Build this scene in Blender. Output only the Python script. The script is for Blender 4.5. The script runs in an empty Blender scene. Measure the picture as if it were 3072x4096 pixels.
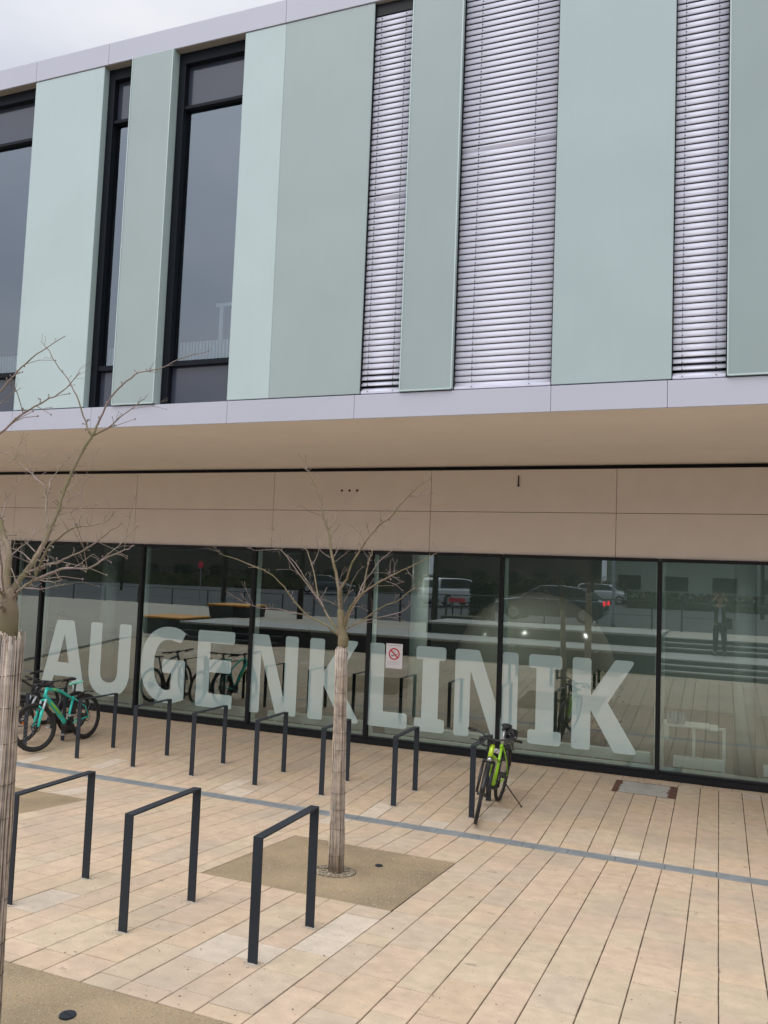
import bpy, math, random
from mathutils import Vector, Matrix, geometry
random.seed(11)
sc = bpy.context.scene
PI = math.pi; R = math.radians

# ---------------------------------------------------------------- camera
cam_d = bpy.data.cameras.new('camera')
cam = bpy.data.objects.new('camera', cam_d); sc.collection.objects.link(cam); sc.camera = cam
cam_d.sensor_fit = 'VERTICAL'; cam_d.sensor_height = 24.0; cam_d.lens = 24.0*3342.35/4096
cam_d.clip_start = 0.02; cam_d.clip_end = 3000
YAW, PIT, ROL = -0.383223, 0.0713355, 0.038419
fwd = Vector((math.sin(YAW)*math.cos(PIT), math.cos(YAW)*math.cos(PIT), math.sin(PIT)))
rt = Vector((math.cos(YAW), -math.sin(YAW), 0)); up = rt.cross(fwd)
rt2 = rt*math.cos(ROL)+up*math.sin(ROL); up2 = up*math.cos(ROL)-rt*math.sin(ROL)
cam.matrix_world = Matrix(((rt2.x, up2.x, -fwd.x, 0), (rt2.y, up2.y, -fwd.y, 0), (rt2.z, up2.z, -fwd.z, 2.9), (0, 0, 0, 1)))

# ---------------------------------------------------------------- world: an overcast sky
SUN_EL, SUN_AZ = R(62), R(200)
w = bpy.data.worlds.new('World'); sc.world = w; w.use_nodes = True
nt = w.node_tree; nt.nodes.clear()
wo = nt.nodes.new('ShaderNodeOutputWorld'); bg = nt.nodes.new('ShaderNodeBackground')
sky = nt.nodes.new('ShaderNodeTexSky'); sky.sky_type = 'NISHITA'; sky.sun_disc = False
sky.sun_elevation = SUN_EL; sky.sun_rotation = SUN_AZ; sky.air_density = 1.5; sky.dust_density = 4.0
hs = nt.nodes.new('ShaderNodeHueSaturation'); hs.inputs['Saturation'].default_value = 0.25
tc = nt.nodes.new('ShaderNodeTexCoord'); mp = nt.nodes.new('ShaderNodeMapping'); mp.inputs['Scale'].default_value = (1, 1, 2.4)
nz = nt.nodes.new('ShaderNodeTexNoise'); nz.inputs['Scale'].default_value = 1.7; nz.inputs['Detail'].default_value = 5
cr = nt.nodes.new('ShaderNodeValToRGB')
cr.color_ramp.elements[0].position = 0.30; cr.color_ramp.elements[0].color = (6.4, 6.9, 8.5, 1)
cr.color_ramp.elements[1].position = 0.62; cr.color_ramp.elements[1].color = (10.3, 10.5, 11.0, 1)
mx = nt.nodes.new('ShaderNodeMix'); mx.data_type = 'RGBA'; mx.inputs[0].default_value = 0.85
L = nt.links
L.new(tc.outputs['Generated'], mp.inputs[0]); L.new(mp.outputs[0], nz.inputs[0]); L.new(nz.outputs[0], cr.inputs[0])
L.new(sky.outputs[0], hs.inputs['Color']); L.new(hs.outputs[0], mx.inputs[6]); L.new(cr.outputs[0], mx.inputs[7])
# cloud layer is brighter overhead and towards the veiled sun
sepz = nt.nodes.new('ShaderNodeSeparateXYZ'); L.new(tc.outputs['Generated'], sepz.inputs[0])
def vm(op, a, b):
    n = nt.nodes.new('ShaderNodeMath'); n.operation = op
    for i, q in enumerate((a, b)):
        if isinstance(q, (int, float)): n.inputs[i].default_value = q
        else: L.new(q, n.inputs[i])
    return n.outputs[0]
dt = nt.nodes.new('ShaderNodeVectorMath'); dt.operation = 'DOT_PRODUCT'; L.new(tc.outputs['Generated'], dt.inputs[0])
dt.inputs[1].default_value = (math.cos(SUN_EL)*math.sin(SUN_AZ), math.cos(SUN_EL)*math.cos(SUN_AZ), math.sin(SUN_EL))
g1 = vm('POWER', vm('MAXIMUM', dt.outputs['Value'], 0.0), 2.0)
g2 = vm('ADD', vm('MULTIPLY', vm('MAXIMUM', sepz.outputs[2], 0.0), 0.40), 0.56)
gain = vm('ADD', g2, vm('MULTIPLY', g1, 1.2))
sc_n = nt.nodes.new('ShaderNodeVectorMath'); sc_n.operation = 'SCALE'; L.new(mx.outputs[2], sc_n.inputs[0]); L.new(gain, sc_n.inputs['Scale'])
L.new(sc_n.outputs[0], bg.inputs[0]); bg.inputs[1].default_value = 0.10; L.new(bg.outputs[0], wo.inputs[0])

# ---------------------------------------------------------------- sun, diffused by the cloud
sd = bpy.data.lights.new('sun', 'SUN'); sd.energy = 1.1; sd.angle = R(60); sd.color = (1.0, 0.96, 0.9)
so = bpy.data.objects.new('sun', sd); sc.collection.objects.link(so)
sdir = Vector((math.cos(SUN_EL)*math.sin(SUN_AZ), math.cos(SUN_EL)*math.cos(SUN_AZ), math.sin(SUN_EL)))
so.rotation_euler = sdir.to_track_quat('Z', 'Y').to_euler(); so.location = (0, -5, 30)

sc.view_settings.view_transform = 'Standard'; sc.view_settings.look = 'None'
sc.view_settings.exposure = 0.10; sc.view_settings.gamma = 1.0

# ================================================================ helpers
C = sc.collection
class MB:
    def __init__(s): s.v = []; s.f = []; s.c = []; s.col = None
    def face(s, idx): s.f.append(idx); s.c.append(s.col)
    def quad(s, a, b, c, d):
        n = len(s.v); s.v += [tuple(a), tuple(b), tuple(c), tuple(d)]; s.face((n, n+1, n+2, n+3)); return s
    def box(s, x0, x1, y0, y1, z0, z1, rot=None, org=None):
        n = len(s.v)
        ps = [(x0,y0,z0),(x1,y0,z0),(x1,y1,z0),(x0,y1,z0),(x0,y0,z1),(x1,y0,z1),(x1,y1,z1),(x0,y1,z1)]
        if rot is not None:
            o = Vector(org or (0,0,0)); ps = [tuple(o+rot@(Vector(p)-o)) for p in ps]
        s.v += ps
        for q in ((0,3,2,1),(4,5,6,7),(0,1,5,4),(1,2,6,5),(2,3,7,6),(3,0,4,7)): s.face(tuple(n+i for i in q))
        return s
    def tube(s, pts, rad, n=8, cap=True, squash=None):
        pts = [Vector(p) for p in pts]; m = len(pts)
        if not hasattr(rad, '__len__'): rad = [rad]*m
        prev = None; base = len(s.v)
        for i, p in enumerate(pts):
            t = (pts[min(i+1, m-1)]-pts[max(i-1, 0)])
            if t.length < 1e-9: t = Vector((0,0,1))
            t.normalize()
            if prev is None:
                a = Vector((0,0,1)) if abs(t.z) < .9 else Vector((1,0,0))
                u = t.cross(a).normalized()
            else:
                u = (prev-t*prev.dot(t))
                u = u.normalized() if u.length > 1e-6 else t.orthogonal().normalized()
            prev = u; w_ = t.cross(u)
            for k in range(n):
                an = 2*PI*k/n
                s.v.append(tuple(p+(u*math.cos(an)+w_*math.sin(an))*rad[i]))
        for i in range(m-1):
            for k in range(n):
                a = base+i*n+k; b = base+i*n+(k+1) % n
                s.face((a, b, b+n, a+n))
        if cap:
            s.face(tuple(base+k for k in range(n))[::-1]); s.face(tuple(base+(m-1)*n+k for k in range(n)))
        return s
    def ring(s, c, ax, Rr, r, n=40, m=8, sx=1.0):
        c = Vector(c); ax = Vector(ax).normalized(); u = ax.orthogonal().normalized(); v = ax.cross(u); b = len(s.v)
        for i in range(n):
            a = 2*PI*i/n; d = u*math.cos(a)+v*math.sin(a)
            for k in range(m):
                t = 2*PI*k/m; s.v.append(tuple(c+d*(Rr+r*math.cos(t))+ax*(r*sx*math.sin(t))))
        for i in range(n):
            for k in range(m):
                s.face((b+i*m+k, b+((i+1) % n)*m+k, b+((i+1) % n)*m+(k+1) % m, b+i*m+(k+1) % m))
        return s
    def sphere(s, c, r, nu=16, nv=10, sc_=(1,1,1), rot=None):
        b = len(s.v); c = Vector(c)
        for j in range(nv+1):
            ph = PI*j/nv
            for i in range(nu):
                th = 2*PI*i/nu
                p = Vector((math.sin(ph)*math.cos(th)*sc_[0], math.sin(ph)*math.sin(th)*sc_[1], math.cos(ph)*sc_[2]))*r
                if rot is not None: p = rot@p
                s.v.append(tuple(c+p))
        for j in range(nv):
            for i in range(nu):
                s.face((b+j*nu+i, b+(j+1)*nu+i, b+(j+1)*nu+(i+1) % nu, b+j*nu+(i+1) % nu))
        return s
    def prism(s, poly, y0, y1, hole=None):
        """poly in (x,z), extruded along y; y0 is the front face"""
        loops = [[Vector((x, z, 0)) for x, z in poly]]
        if hole: loops.append([Vector((x, z, 0)) for x, z in hole])
        tris = geometry.tessellate_polygon(loops)
        flat = [p for l in loops for p in l]; n = len(s.v); k = len(flat)
        s.v += [(p.x, y0, p.y) for p in flat]+[(p.x, y1, p.y) for p in flat]
        for t in tris:
            a, b, c = t
            if (flat[b]-flat[a]).cross(flat[c]-flat[a]).z < 0: a, c = c, a
            s.face((n+a, n+b, n+c)); s.face((n+k+c, n+k+b, n+k+a))
        o = 0
        for l in loops:
            m = len(l)
            for i in range(m):
                a = n+o+i; b = n+o+(i+1) % m; s.face((a, a+k, b+k, b))
            o += m
        return s
    def build(s, name, mat, parent=None, smooth=False, bevel=0, attr=False, weld=False):
        me = bpy.data.meshes.new(name); me.from_pydata(s.v, [], s.f); me.update()
        if attr:
            ca = me.color_attributes.new('tint', 'FLOAT_COLOR', 'CORNER')
            i = 0
            for p, c in zip(me.polygons, s.c):
                c = c or (1,1,1)
                for _ in p.loop_indices: ca.data[_].color = (c[0], c[1], c[2], 1)
        if smooth:
            me.polygons.foreach_set('use_smooth', [True]*len(me.polygons))
        if mat: me.materials.append(mat)
        o = bpy.data.objects.new(name, me); C.objects.link(o)
        if bevel:
            b = o.modifiers.new('bevel', 'BEVEL'); b.width = bevel; b.segments = 2; b.limit_method = 'ANGLE'; b.angle_limit = R(40)
        if parent: o.parent = parent
        return o
def tag(o, label=None, cat=None, group=None, kind=None):
    if label: o['label'] = label
    if cat: o['category'] = cat
    if group: o['group'] = group
    if kind: o['kind'] = kind
    return o
def empty(name, loc, label, cat, group=None, rz=0):
    o = bpy.data.objects.new(name, None); C.objects.link(o); o.location = loc; o.rotation_euler = (0,0,rz); o.empty_display_size = .1
    return tag(o, label, cat, group)
def kids(o): return [c for c in bpy.data.objects if c.parent == o]
def copy_tree(o, parent=None):
    c = o.copy(); C.objects.link(c)
    if parent: c.parent = parent
    for ch in kids(o): copy_tree(ch, c)
    return c

# ---------------------------------------------------------------- materials
MATS = {}
def mat(name, col, rough=.6, metal=0, spec=.5, noise=0, nscale=5, bump=0, bscale=60, coat=0, detail=6, col2=None, attr=False, dist=.002):
    m = bpy.data.materials.new(name); m.use_nodes = True; nt = m.node_tree; bs = nt.nodes['Principled BSDF']; L = nt.links
    bs.inputs['Roughness'].default_value = rough; bs.inputs['Metallic'].default_value = metal
    bs.inputs['Specular IOR Level'].default_value = spec; bs.inputs['Coat Weight'].default_value = coat
    bs.inputs['Base Color'].default_value = (*col, 1)
    tc = nt.nodes.new('ShaderNodeTexCoord'); out = None
    if noise or col2:
        n = nt.nodes.new('ShaderNodeTexNoise'); n.inputs['Scale'].default_value = nscale; n.inputs['Detail'].default_value = detail
        L.new(tc.outputs['Object'], n.inputs['Vector'])
        r = nt.nodes.new('ShaderNodeValToRGB'); r.color_ramp.elements[0].position = .3; r.color_ramp.elements[1].position = .7
        c2 = col2 or tuple(min(1, c*(1+noise)) for c in col); c1 = tuple(c*(1-noise) for c in col) if not col2 else col
        r.color_ramp.elements[0].color = (*c1, 1); r.color_ramp.elements[1].color = (*c2, 1)
        L.new(n.outputs[0], r.inputs[0]); out = r.outputs[0]
    if attr:
        a = nt.nodes.new('ShaderNodeVertexColor'); a.layer_name = 'tint'
        mm = nt.nodes.new('ShaderNodeMix'); mm.data_type = 'RGBA'; mm.blend_type = 'MULTIPLY'; mm.inputs[0].default_value = 1
        if out: L.new(out, mm.inputs[6])
        else: mm.inputs[6].default_value = (*col, 1)
        L.new(a.outputs[0], mm.inputs[7]); out = mm.outputs[2]
    if out: L.new(out, bs.inputs['Base Color'])
    if bump:
        n2 = nt.nodes.new('ShaderNodeTexNoise'); n2.inputs['Scale'].default_value = bscale; n2.inputs['Detail'].default_value = 4
        L.new(tc.outputs['Object'], n2.inputs['Vector']); b = nt.nodes.new('ShaderNodeBump'); b.inputs['Strength'].default_value = bump
        b.inputs['Distance'].default_value = dist; L.new(n2.outputs[0], b.inputs['Height']); L.new(b.outputs[0], bs.inputs['Normal'])
    MATS[name] = m; return m
def glass_mat(name, refl, tint, rough=0.0, wob=0.02, gcol=(.80,.91,.90)):
    """coated pane: mixes a see-through tint with a mirror coat"""
    m = bpy.data.materials.new(name); m.use_nodes = True; nt = m.node_tree; nt.nodes.clear(); L = nt.links
    o = nt.nodes.new('ShaderNodeOutputMaterial'); g = nt.nodes.new('ShaderNodeBsdfGlossy'); t = nt.nodes.new('ShaderNodeBsdfTransparent')
    g.inputs['Roughness'].default_value = rough; g.inputs['Color'].default_value = (*gcol, 1); t.inputs['Color'].default_value = (*tint, 1)
    f = nt.nodes.new('ShaderNodeFresnel'); f.inputs['IOR'].default_value = 1.5
    ma = nt.nodes.new('ShaderNodeMath'); ma.operation = 'ADD'; ma.inputs[1].default_value = refl; ma.use_clamp = True
    L.new(f.outputs[0], ma.inputs[0]); mxs = nt.nodes.new('ShaderNodeMixShader')
    L.new(ma.outputs[0], mxs.inputs[0]); L.new(t.outputs[0], mxs.inputs[1]); L.new(g.outputs[0], mxs.inputs[2]); L.new(mxs.outputs[0], o.inputs[0])
    n = nt.nodes.new('ShaderNodeTexNoise'); n.inputs['Scale'].default_value = .8; n.inputs['Detail'].default_value = 1
    tc = nt.nodes.new('ShaderNodeTexCoord'); L.new(tc.outputs['Object'], n.inputs['Vector'])
    b = nt.nodes.new('ShaderNodeBump'); b.inputs['Strength'].default_value = wob; b.inputs['Distance'].default_value = .01
    L.new(n.outputs[0], b.inputs['Height']); L.new(b.outputs[0], g.inputs['Normal'])
    return m

# ---------------------------------------------------------------- ground profile (height over the foot of the glass wall)
YG = 13.25; YDR0, YDR1 = 9.33, 9.52
def gz(y):
    if y >= YDR1: return -.0127*(YG-min(y, YG))
    zd = -.0127*(YG-YDR1)
    if y >= YDR0: return zd
    if y >= 4.0: return zd+.0898*(YDR0-y)
    z4 = zd+.0898*(YDR0-4.0)
    return z4+(.38-z4)*min(1, (4.0-y)/1.6)
CENTRE_LIMBS=[
(0.021,0.003,[-3.322,7.25,2.311,-3.343,7.271,2.463,-3.374,7.292,2.718,-3.442,7.312,2.932,-3.492,7.333,3.08,-3.522,7.354,3.194,-3.567,7.375,3.31,-3.65,7.396,3.488,-3.663,7.417,3.553,-3.736,7.438,3.708,-3.813,7.458,3.829,-3.899,7.479,3.915,-3.953,7.5,3.946]),
(0.014,0.0025,[-3.354,7.281,2.582,-3.336,7.252,2.72,-3.262,7.223,2.817,-3.217,7.193,2.937,-3.127,7.164,3.067,-3.054,7.135,3.168,-2.929,7.105,3.303,-2.857,7.076,3.352,-2.768,7.047,3.4,-2.698,7.017,3.473,-2.604,6.988,3.569,-2.535,6.959,3.622,-2.442,6.929,3.683,-2.35,6.9,3.735]),
(0.014,0.0025,[-3.283,7.255,2.339,-3.236,7.2,2.48,-3.152,7.144,2.595,-3.085,7.089,2.665,-2.956,7.033,2.738,-2.813,6.978,2.817,-2.672,6.922,2.878,-2.535,6.867,2.938,-2.407,6.811,2.988,-2.308,6.756,3.028,-2.202,6.7,3.079]),
(0.009,0.0022,[-3.282,7.255,2.331,-3.201,7.297,2.393,-3.128,7.339,2.438,-2.965,7.382,2.565,-2.819,7.424,2.631,-2.729,7.466,2.72,-2.654,7.508,2.774,-2.583,7.55,2.905]),
(0.006,0.002,[-3.201,7.297,2.393,-3.062,7.228,2.438,-2.854,7.158,2.493,-2.661,7.089,2.539,-2.577,7.019,2.586,-2.507,6.95,2.639]),
(0.011,0.002,[-3.297,7.25,2.296,-3.251,7.312,2.509,-3.164,7.375,2.692,-3.168,7.438,2.831,-3.164,7.5,2.989,-3.156,7.562,3.097,-3.253,7.625,3.169,-3.374,7.688,3.296,-3.516,7.75,3.38]),
(0.013,0.002,[-3.329,7.25,2.283,-3.419,7.317,2.36,-3.563,7.383,2.516,-3.666,7.45,2.619,-3.732,7.517,2.765,-3.805,7.583,2.899,-3.898,7.65,3.051,-3.97,7.717,3.113,-4.061,7.783,3.2,-4.127,7.85,3.29]),
(0.011,0.002,[-3.32,7.25,2.263,-3.366,7.208,2.318,-3.452,7.167,2.386,-3.617,7.125,2.463,-3.705,7.083,2.559,-3.802,7.042,2.69,-3.864,7.0,2.766,-3.967,6.958,2.854,-4.11,6.917,2.905,-4.253,6.875,2.964,-4.362,6.833,2.989,-4.395,6.792,3.015,-4.447,6.75,3.073]),
(0.006,0.0018,[-3.618,7.125,2.463,-3.727,6.996,2.489,-3.817,6.867,2.52,-3.878,6.737,2.523,-3.954,6.608,2.564,-3.988,6.479,2.612,-4.035,6.35,2.677]),
(0.0075,0.0018,[-3.563,7.383,2.516,-3.628,7.391,2.607,-3.684,7.398,2.648,-3.792,7.406,2.762,-3.929,7.413,2.906,-4.079,7.42,3.068,-4.169,7.428,3.081,-4.286,7.435,3.071,-4.414,7.443,3.071,-4.509,7.45,3.1]),
(0.004,0.0015,[-4.079,7.42,3.068,-4.101,7.428,3.158,-4.122,7.435,3.25,-4.269,7.443,3.317,-4.347,7.45,3.378]),
(0.006,0.003,[-3.582,7.4,2.551,-3.747,7.487,2.69,-3.9,7.575,2.819,-4.056,7.662,2.953,-4.204,7.75,3.038]),
(0.004,0.0015,[-3.824,7.6,2.944,-3.795,7.65,3.038,-3.803,7.7,3.148,-3.819,7.75,3.235]),
(0.005,0.0015,[-3.544,7.37,3.291,-3.535,7.465,3.388,-3.534,7.56,3.494,-3.503,7.655,3.585,-3.418,7.75,3.667]),
(0.004,0.0015,[-3.65,7.391,3.434,-3.673,7.277,3.443,-3.684,7.164,3.46,-3.706,7.05,3.502]),
(0.005,0.0015,[-3.46,7.322,3.019,-3.442,7.379,3.1,-3.397,7.436,3.228,-3.357,7.493,3.294,-3.315,7.55,3.325]),
(0.006,0.0015,[-3.085,7.089,2.665,-3.054,7.132,2.783,-2.995,7.176,2.885,-2.945,7.219,2.989,-2.884,7.263,3.06,-2.813,7.306,3.13,-2.714,7.35,3.211]),
(0.003,0.0015,[-2.995,7.176,2.886,-2.937,7.234,2.887,-2.869,7.292,2.892,-2.802,7.35,2.92]),
(0.004,0.0015,[-3.451,7.317,2.967,-3.366,7.284,3.021,-3.249,7.25,3.1]),
(0.003,0.0012,[-2.671,6.922,2.878,-2.675,6.936,2.934,-2.658,6.95,3.015]),
(0.003,0.0012,[-2.72,6.936,2.861,-2.718,6.943,2.949,-2.722,6.95,2.997]),
(0.004,0.0015,[-3.478,7.322,3.01,-3.574,7.332,3.06,-3.65,7.341,3.147,-3.669,7.35,3.324]),
(0.004,0.0015,[-3.391,7.281,2.563,-3.438,7.238,2.595,-3.484,7.194,2.612,-3.569,7.15,2.625]),
(0.006,0.002,[-3.32,7.276,2.515,-3.308,7.213,2.688,-3.293,7.15,2.782]),
(0.005,0.0015,[-3.299,7.245,2.585,-3.226,7.196,2.7,-3.155,7.147,2.829,-3.064,7.099,2.924,-3.008,7.05,2.941]),
(0.003,0.001,[-3.048,7.361,2.518,-3.028,7.305,2.598,-3.016,7.25,2.641]),
(0.003,0.001,[-2.897,7.091,3.319,-2.859,7.02,3.389,-2.836,6.95,3.441]),
]
LEFT_LIMBS=[
(0.021,0.01,[-3.305,3.2,2.672,-3.321,3.211,2.746,-3.337,3.222,2.821,-3.346,3.233,2.878,-3.363,3.244,2.935,-3.405,3.256,2.993,-3.443,3.267,3.051,-3.468,3.278,3.083,-3.516,3.289,3.138,-3.591,3.3,3.25]),
(0.019,0.006,[-3.293,3.203,2.695,-3.315,3.236,2.731,-3.317,3.269,2.769,-3.304,3.302,2.812,-3.292,3.335,2.871,-3.288,3.369,2.922,-3.281,3.402,2.983,-3.288,3.435,3.048,-3.288,3.468,3.11,-3.289,3.501,3.182,-3.296,3.534,3.262,-3.296,3.567,3.34,-3.267,3.601,3.463,-3.243,3.634,3.549,-3.235,3.667,3.612,-3.237,3.7,3.668]),
(0.006,0.0018,[-3.237,3.659,3.589,-3.277,3.664,3.637,-3.318,3.67,3.706,-3.386,3.676,3.827,-3.451,3.682,3.916,-3.563,3.688,4.027,-3.629,3.694,4.11,-3.695,3.7,4.164]),
(0.007,0.0016,[-3.242,3.7,3.663,-3.201,3.688,3.723,-3.135,3.675,3.808,-3.059,3.663,3.868,-2.964,3.65,3.918,-2.93,3.638,3.924,-2.785,3.625,3.938,-2.632,3.613,3.982,-2.459,3.6,4.005]),
(0.005,0.0015,[-3.226,3.659,3.597,-3.153,3.687,3.637,-3.09,3.715,3.707,-3.018,3.743,3.776,-2.992,3.772,3.81,-2.991,3.8,3.841]),
(0.008,0.0018,[-3.715,3.2,3.335,-3.508,3.187,3.461,-3.401,3.175,3.525,-3.296,3.163,3.587,-3.192,3.15,3.633,-3.089,3.138,3.675,-2.987,3.125,3.701,-2.907,3.113,3.744,-2.842,3.1,3.795]),
(0.008,0.0018,[-3.732,3.2,3.507,-3.561,3.217,3.683,-3.484,3.233,3.761,-3.418,3.25,3.839,-3.352,3.267,3.909,-3.256,3.283,3.982,-3.136,3.3,4.047]),
(0.003,0.0015,[-3.517,3.2,3.624,-3.478,3.233,3.695,-3.457,3.267,3.744,-3.41,3.3,3.792]),
(0.009,0.002,[-3.271,3.211,2.695,-3.234,3.187,2.716,-3.178,3.163,2.749,-3.077,3.139,2.793,-3.034,3.115,2.842,-2.988,3.091,2.893,-2.933,3.067,2.957,-2.86,3.044,2.993,-2.779,3.02,3.032,-2.694,2.996,3.052,-2.609,2.972,3.056,-2.527,2.948,3.069,-2.474,2.924,3.078,-2.421,2.9,3.117]),
(0.007,0.0018,[-3.299,3.31,2.828,-3.24,3.276,2.833,-3.135,3.241,2.859,-3.008,3.207,2.881,-2.909,3.172,2.908,-2.803,3.138,2.939,-2.696,3.103,2.976,-2.604,3.069,3.017,-2.535,3.034,3.044,-2.451,3.0,3.073]),
(0.008,0.0016,[-3.077,3.139,2.793,-2.98,3.09,2.811,-2.872,3.042,2.839,-2.74,2.993,2.861,-2.611,2.944,2.862,-2.508,2.895,2.879,-2.408,2.846,2.91,-2.314,2.798,2.93,-2.229,2.749,2.946,-2.147,2.7,2.967]),
(0.004,0.0018,[-3.03,3.115,2.798,-2.897,3.043,2.796,-2.78,2.972,2.797,-2.683,2.9,2.814]),
(0.0045,0.0018,[-3.159,3.157,2.757,-3.077,3.118,2.756,-2.978,3.079,2.758,-2.886,3.039,2.765,-2.754,3.0,2.791]),
(0.006,0.002,[-3.292,3.435,3.044,-3.368,3.498,3.107,-3.442,3.56,3.215,-3.515,3.623,3.289,-3.624,3.686,3.343,-3.742,3.749,3.387,-3.804,3.812,3.4,-3.991,3.874,3.486,-4.132,3.937,3.552,-4.273,4.0,3.564]),
(0.005,0.0018,[-3.423,3.545,3.192,-3.506,3.636,3.294,-3.581,3.727,3.352,-3.643,3.818,3.394,-3.625,3.909,3.513,-3.679,4.0,3.576]),
(0.004,0.0015,[-3.461,3.27,3.051,-3.533,3.352,3.111,-3.602,3.435,3.211,-3.629,3.517,3.294,-3.678,3.6,3.338]),
(0.006,0.003,[-3.323,3.2,2.652,-3.265,3.133,2.749,-3.223,3.067,2.896,-3.174,3.0,2.967]),
(0.004,0.0015,[-3.302,3.344,2.882,-3.29,3.296,2.881,-3.272,3.248,2.896,-3.235,3.2,2.907]),
(0.004,0.0015,[-3.295,3.332,2.886,-3.395,3.388,2.916,-3.501,3.444,2.94,-3.624,3.5,2.953]),
(0.004,0.0015,[-3.355,3.236,2.893,-3.403,3.329,2.929,-3.449,3.421,2.964,-3.501,3.514,2.991,-3.564,3.607,3.028,-3.645,3.7,3.068]),
(0.005,0.002,[-3.059,3.127,2.819,-3.057,3.118,2.859,-3.039,3.109,2.892,-2.976,3.1,2.868]),
(0.004,0.0015,[-3.305,3.369,2.934,-3.38,3.384,2.972,-3.413,3.4,2.988]),
(0.003,0.0012,[-2.779,3.02,3.036,-2.795,3.01,3.066,-2.815,3.0,3.093]),
(0.003,0.0012,[-2.717,3.002,3.053,-2.737,3.001,3.093,-2.748,3.001,3.116,-2.709,3.0,3.145]),
(0.012,0.008,[-3.327,3.205,2.712,-3.25,3.103,2.728,-3.191,3.0,2.752]),
(0.012,0.008,[-3.314,3.2,2.637,-3.189,3.05,2.666,-3.079,2.9,2.696]),
(0.004,0.002,[-3.332,3.228,2.848,-3.302,3.218,2.834,-3.263,3.209,2.786,-3.237,3.2,2.772]),
(0.003,0.0012,[-3.269,3.41,2.996,-3.282,3.455,3.058,-3.276,3.5,3.093]),
(0.003,0.0012,[-3.266,3.518,3.212,-3.396,3.709,3.254,-3.491,3.9,3.318]),
(0.003,0.0012,[-3.27,3.534,3.262,-3.446,3.767,3.334,-3.53,4.0,3.411]),
(0.003,0.0012,[-2.684,2.968,2.863,-2.553,2.884,2.9,-2.429,2.8,2.927]),
]
# ================================================================ setting: paving, gravel, drain
m_joint = mat('joint_sand', (.060,.045,.032), .95, col2=(.30,.235,.165), nscale=9, detail=8)
m_joint.node_tree.nodes['Color Ramp'].color_ramp.elements[0].position = .50; m_joint.node_tree.nodes['Color Ramp'].color_ramp.elements[1].position = .72
m_slab = mat('sand_paving', (.53,.42,.307), .85, spec=.25, noise=.10, nscale=9, bump=.35, bscale=190, attr=True, dist=.0015)
# fine speckle over the slabs
def speckle(m, scale, c, lo=.60, hi=.66):
    nt = m.node_tree; L = nt.links; bs = nt.nodes['Principled BSDF']; src = bs.inputs['Base Color'].links[0].from_socket
    tc = nt.nodes.new('ShaderNodeTexCoord'); n = nt.nodes.new('ShaderNodeTexNoise'); n.inputs['Scale'].default_value = scale; n.inputs['Detail'].default_value = 3
    L.new(tc.outputs['Object'], n.inputs['Vector']); r = nt.nodes.new('ShaderNodeValToRGB')
    r.color_ramp.elements[0].position = lo; r.color_ramp.elements[0].color = (0,0,0,1); r.color_ramp.elements[1].position = hi; r.color_ramp.elements[1].color = (1,1,1,1)
    L.new(n.outputs[0], r.inputs[0]); mm = nt.nodes.new('ShaderNodeMix'); mm.data_type = 'RGBA'; L.new(r.outputs[0], mm.inputs[0])
    L.new(src, mm.inputs[6]); mm.inputs[7].default_value = (*c, 1); L.new(mm.outputs[2], bs.inputs['Base Color'])
speckle(m_slab, 95, (.27,.21,.15), .64, .72)
speckle(m_slab, 140, (.70,.62,.50), .66, .74)
speckle(m_slab, .9, (.40,.33,.255), .50, .85)
speckle(m_slab, 8, (.34,.275,.21), .695, .76)
m_gravel = mat('bound_gravel', (.25,.195,.125), .95, spec=.2, col2=(.375,.28,.17), nscale=1.9, bump=.9, bscale=130, dist=.006)
speckle(m_gravel, 170, (.52,.45,.33), .60, .70)
speckle(m_gravel, 120, (.13,.105,.07), .60, .68)
m_grate = mat('galvanised', (.26,.28,.29), .6, metal=.1, noise=.15, nscale=6)
m_dark = mat('dark_slot', (.01,.01,.01), .9)

SQ = [(-8.75,-6.97,6.42,8.20), (-4.18,-2.40,6.42,8.20), (-4.18,-2.40,2.50,4.12)]
TR = (-1.365, -.53, 12.22, 12.90)
slab = MB(); joints = []
k = -33
while True:
    a = .020+.5425*k
    if a > 4.2: break
    joints += [a, a+.301]; k += 1
rng = random.Random(4)
pale = [.02]
def tint():
    t = rng.random(); v = rng.uniform(.95, 1.04)
    if t < pale[0]: c = (1.10,1.17,1.27)
    elif t < .42: c = (1.02,.98,.975)
    elif t < .66: c = (.99,1.0,.965)
    elif t < .85: c = (1.02,.985,.93)
    else: c = (.965,.97,.985)
    return tuple(v*x for x in c)
def lay(x0, x1, y0, y1):
    """one course between x0 and x1: slabs of random length"""
    gx = .0035
    y = y0
    first = True
    while y < y1-.02:
        ln = rng.choice((.2,.3,.3,.4,.5,.6,.6,.6))*(rng.uniform(.4, 1) if first else 1); first = False
        ye = min(y+ln, y1)
        if y1-ye < .09: ye = y1
        cuts = [(y, ye)]
        for sx0, sx1, sy0, sy1 in SQ+[TR]:
            xc = (x0+x1)/2
            if x1 > sx0 and x0 < sx1:
                nc = []
                for p, q in cuts:
                    if q <= sy0 or p >= sy1: nc.append((p, q)); continue
                    if p < sy0: nc.append((p, sy0))
                    if q > sy1: nc.append((sy1, q))
                    # slivers of the course that stick out beside the cut-out
                    if x0 < sx0-.02: strips.append((x0, sx0, max(p, sy0), min(q, sy1)))
                    if x1 > sx1+.02: strips.append((sx1, x1, max(p, sy0), min(q, sy1)))
                cuts = nc
        cg = .0026 if (x0 < -2.3 and y < 6.5) else .0019
        for p, q in cuts: tile(x0+gx, x1-gx, p+cg, q-cg)
        y = ye
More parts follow.
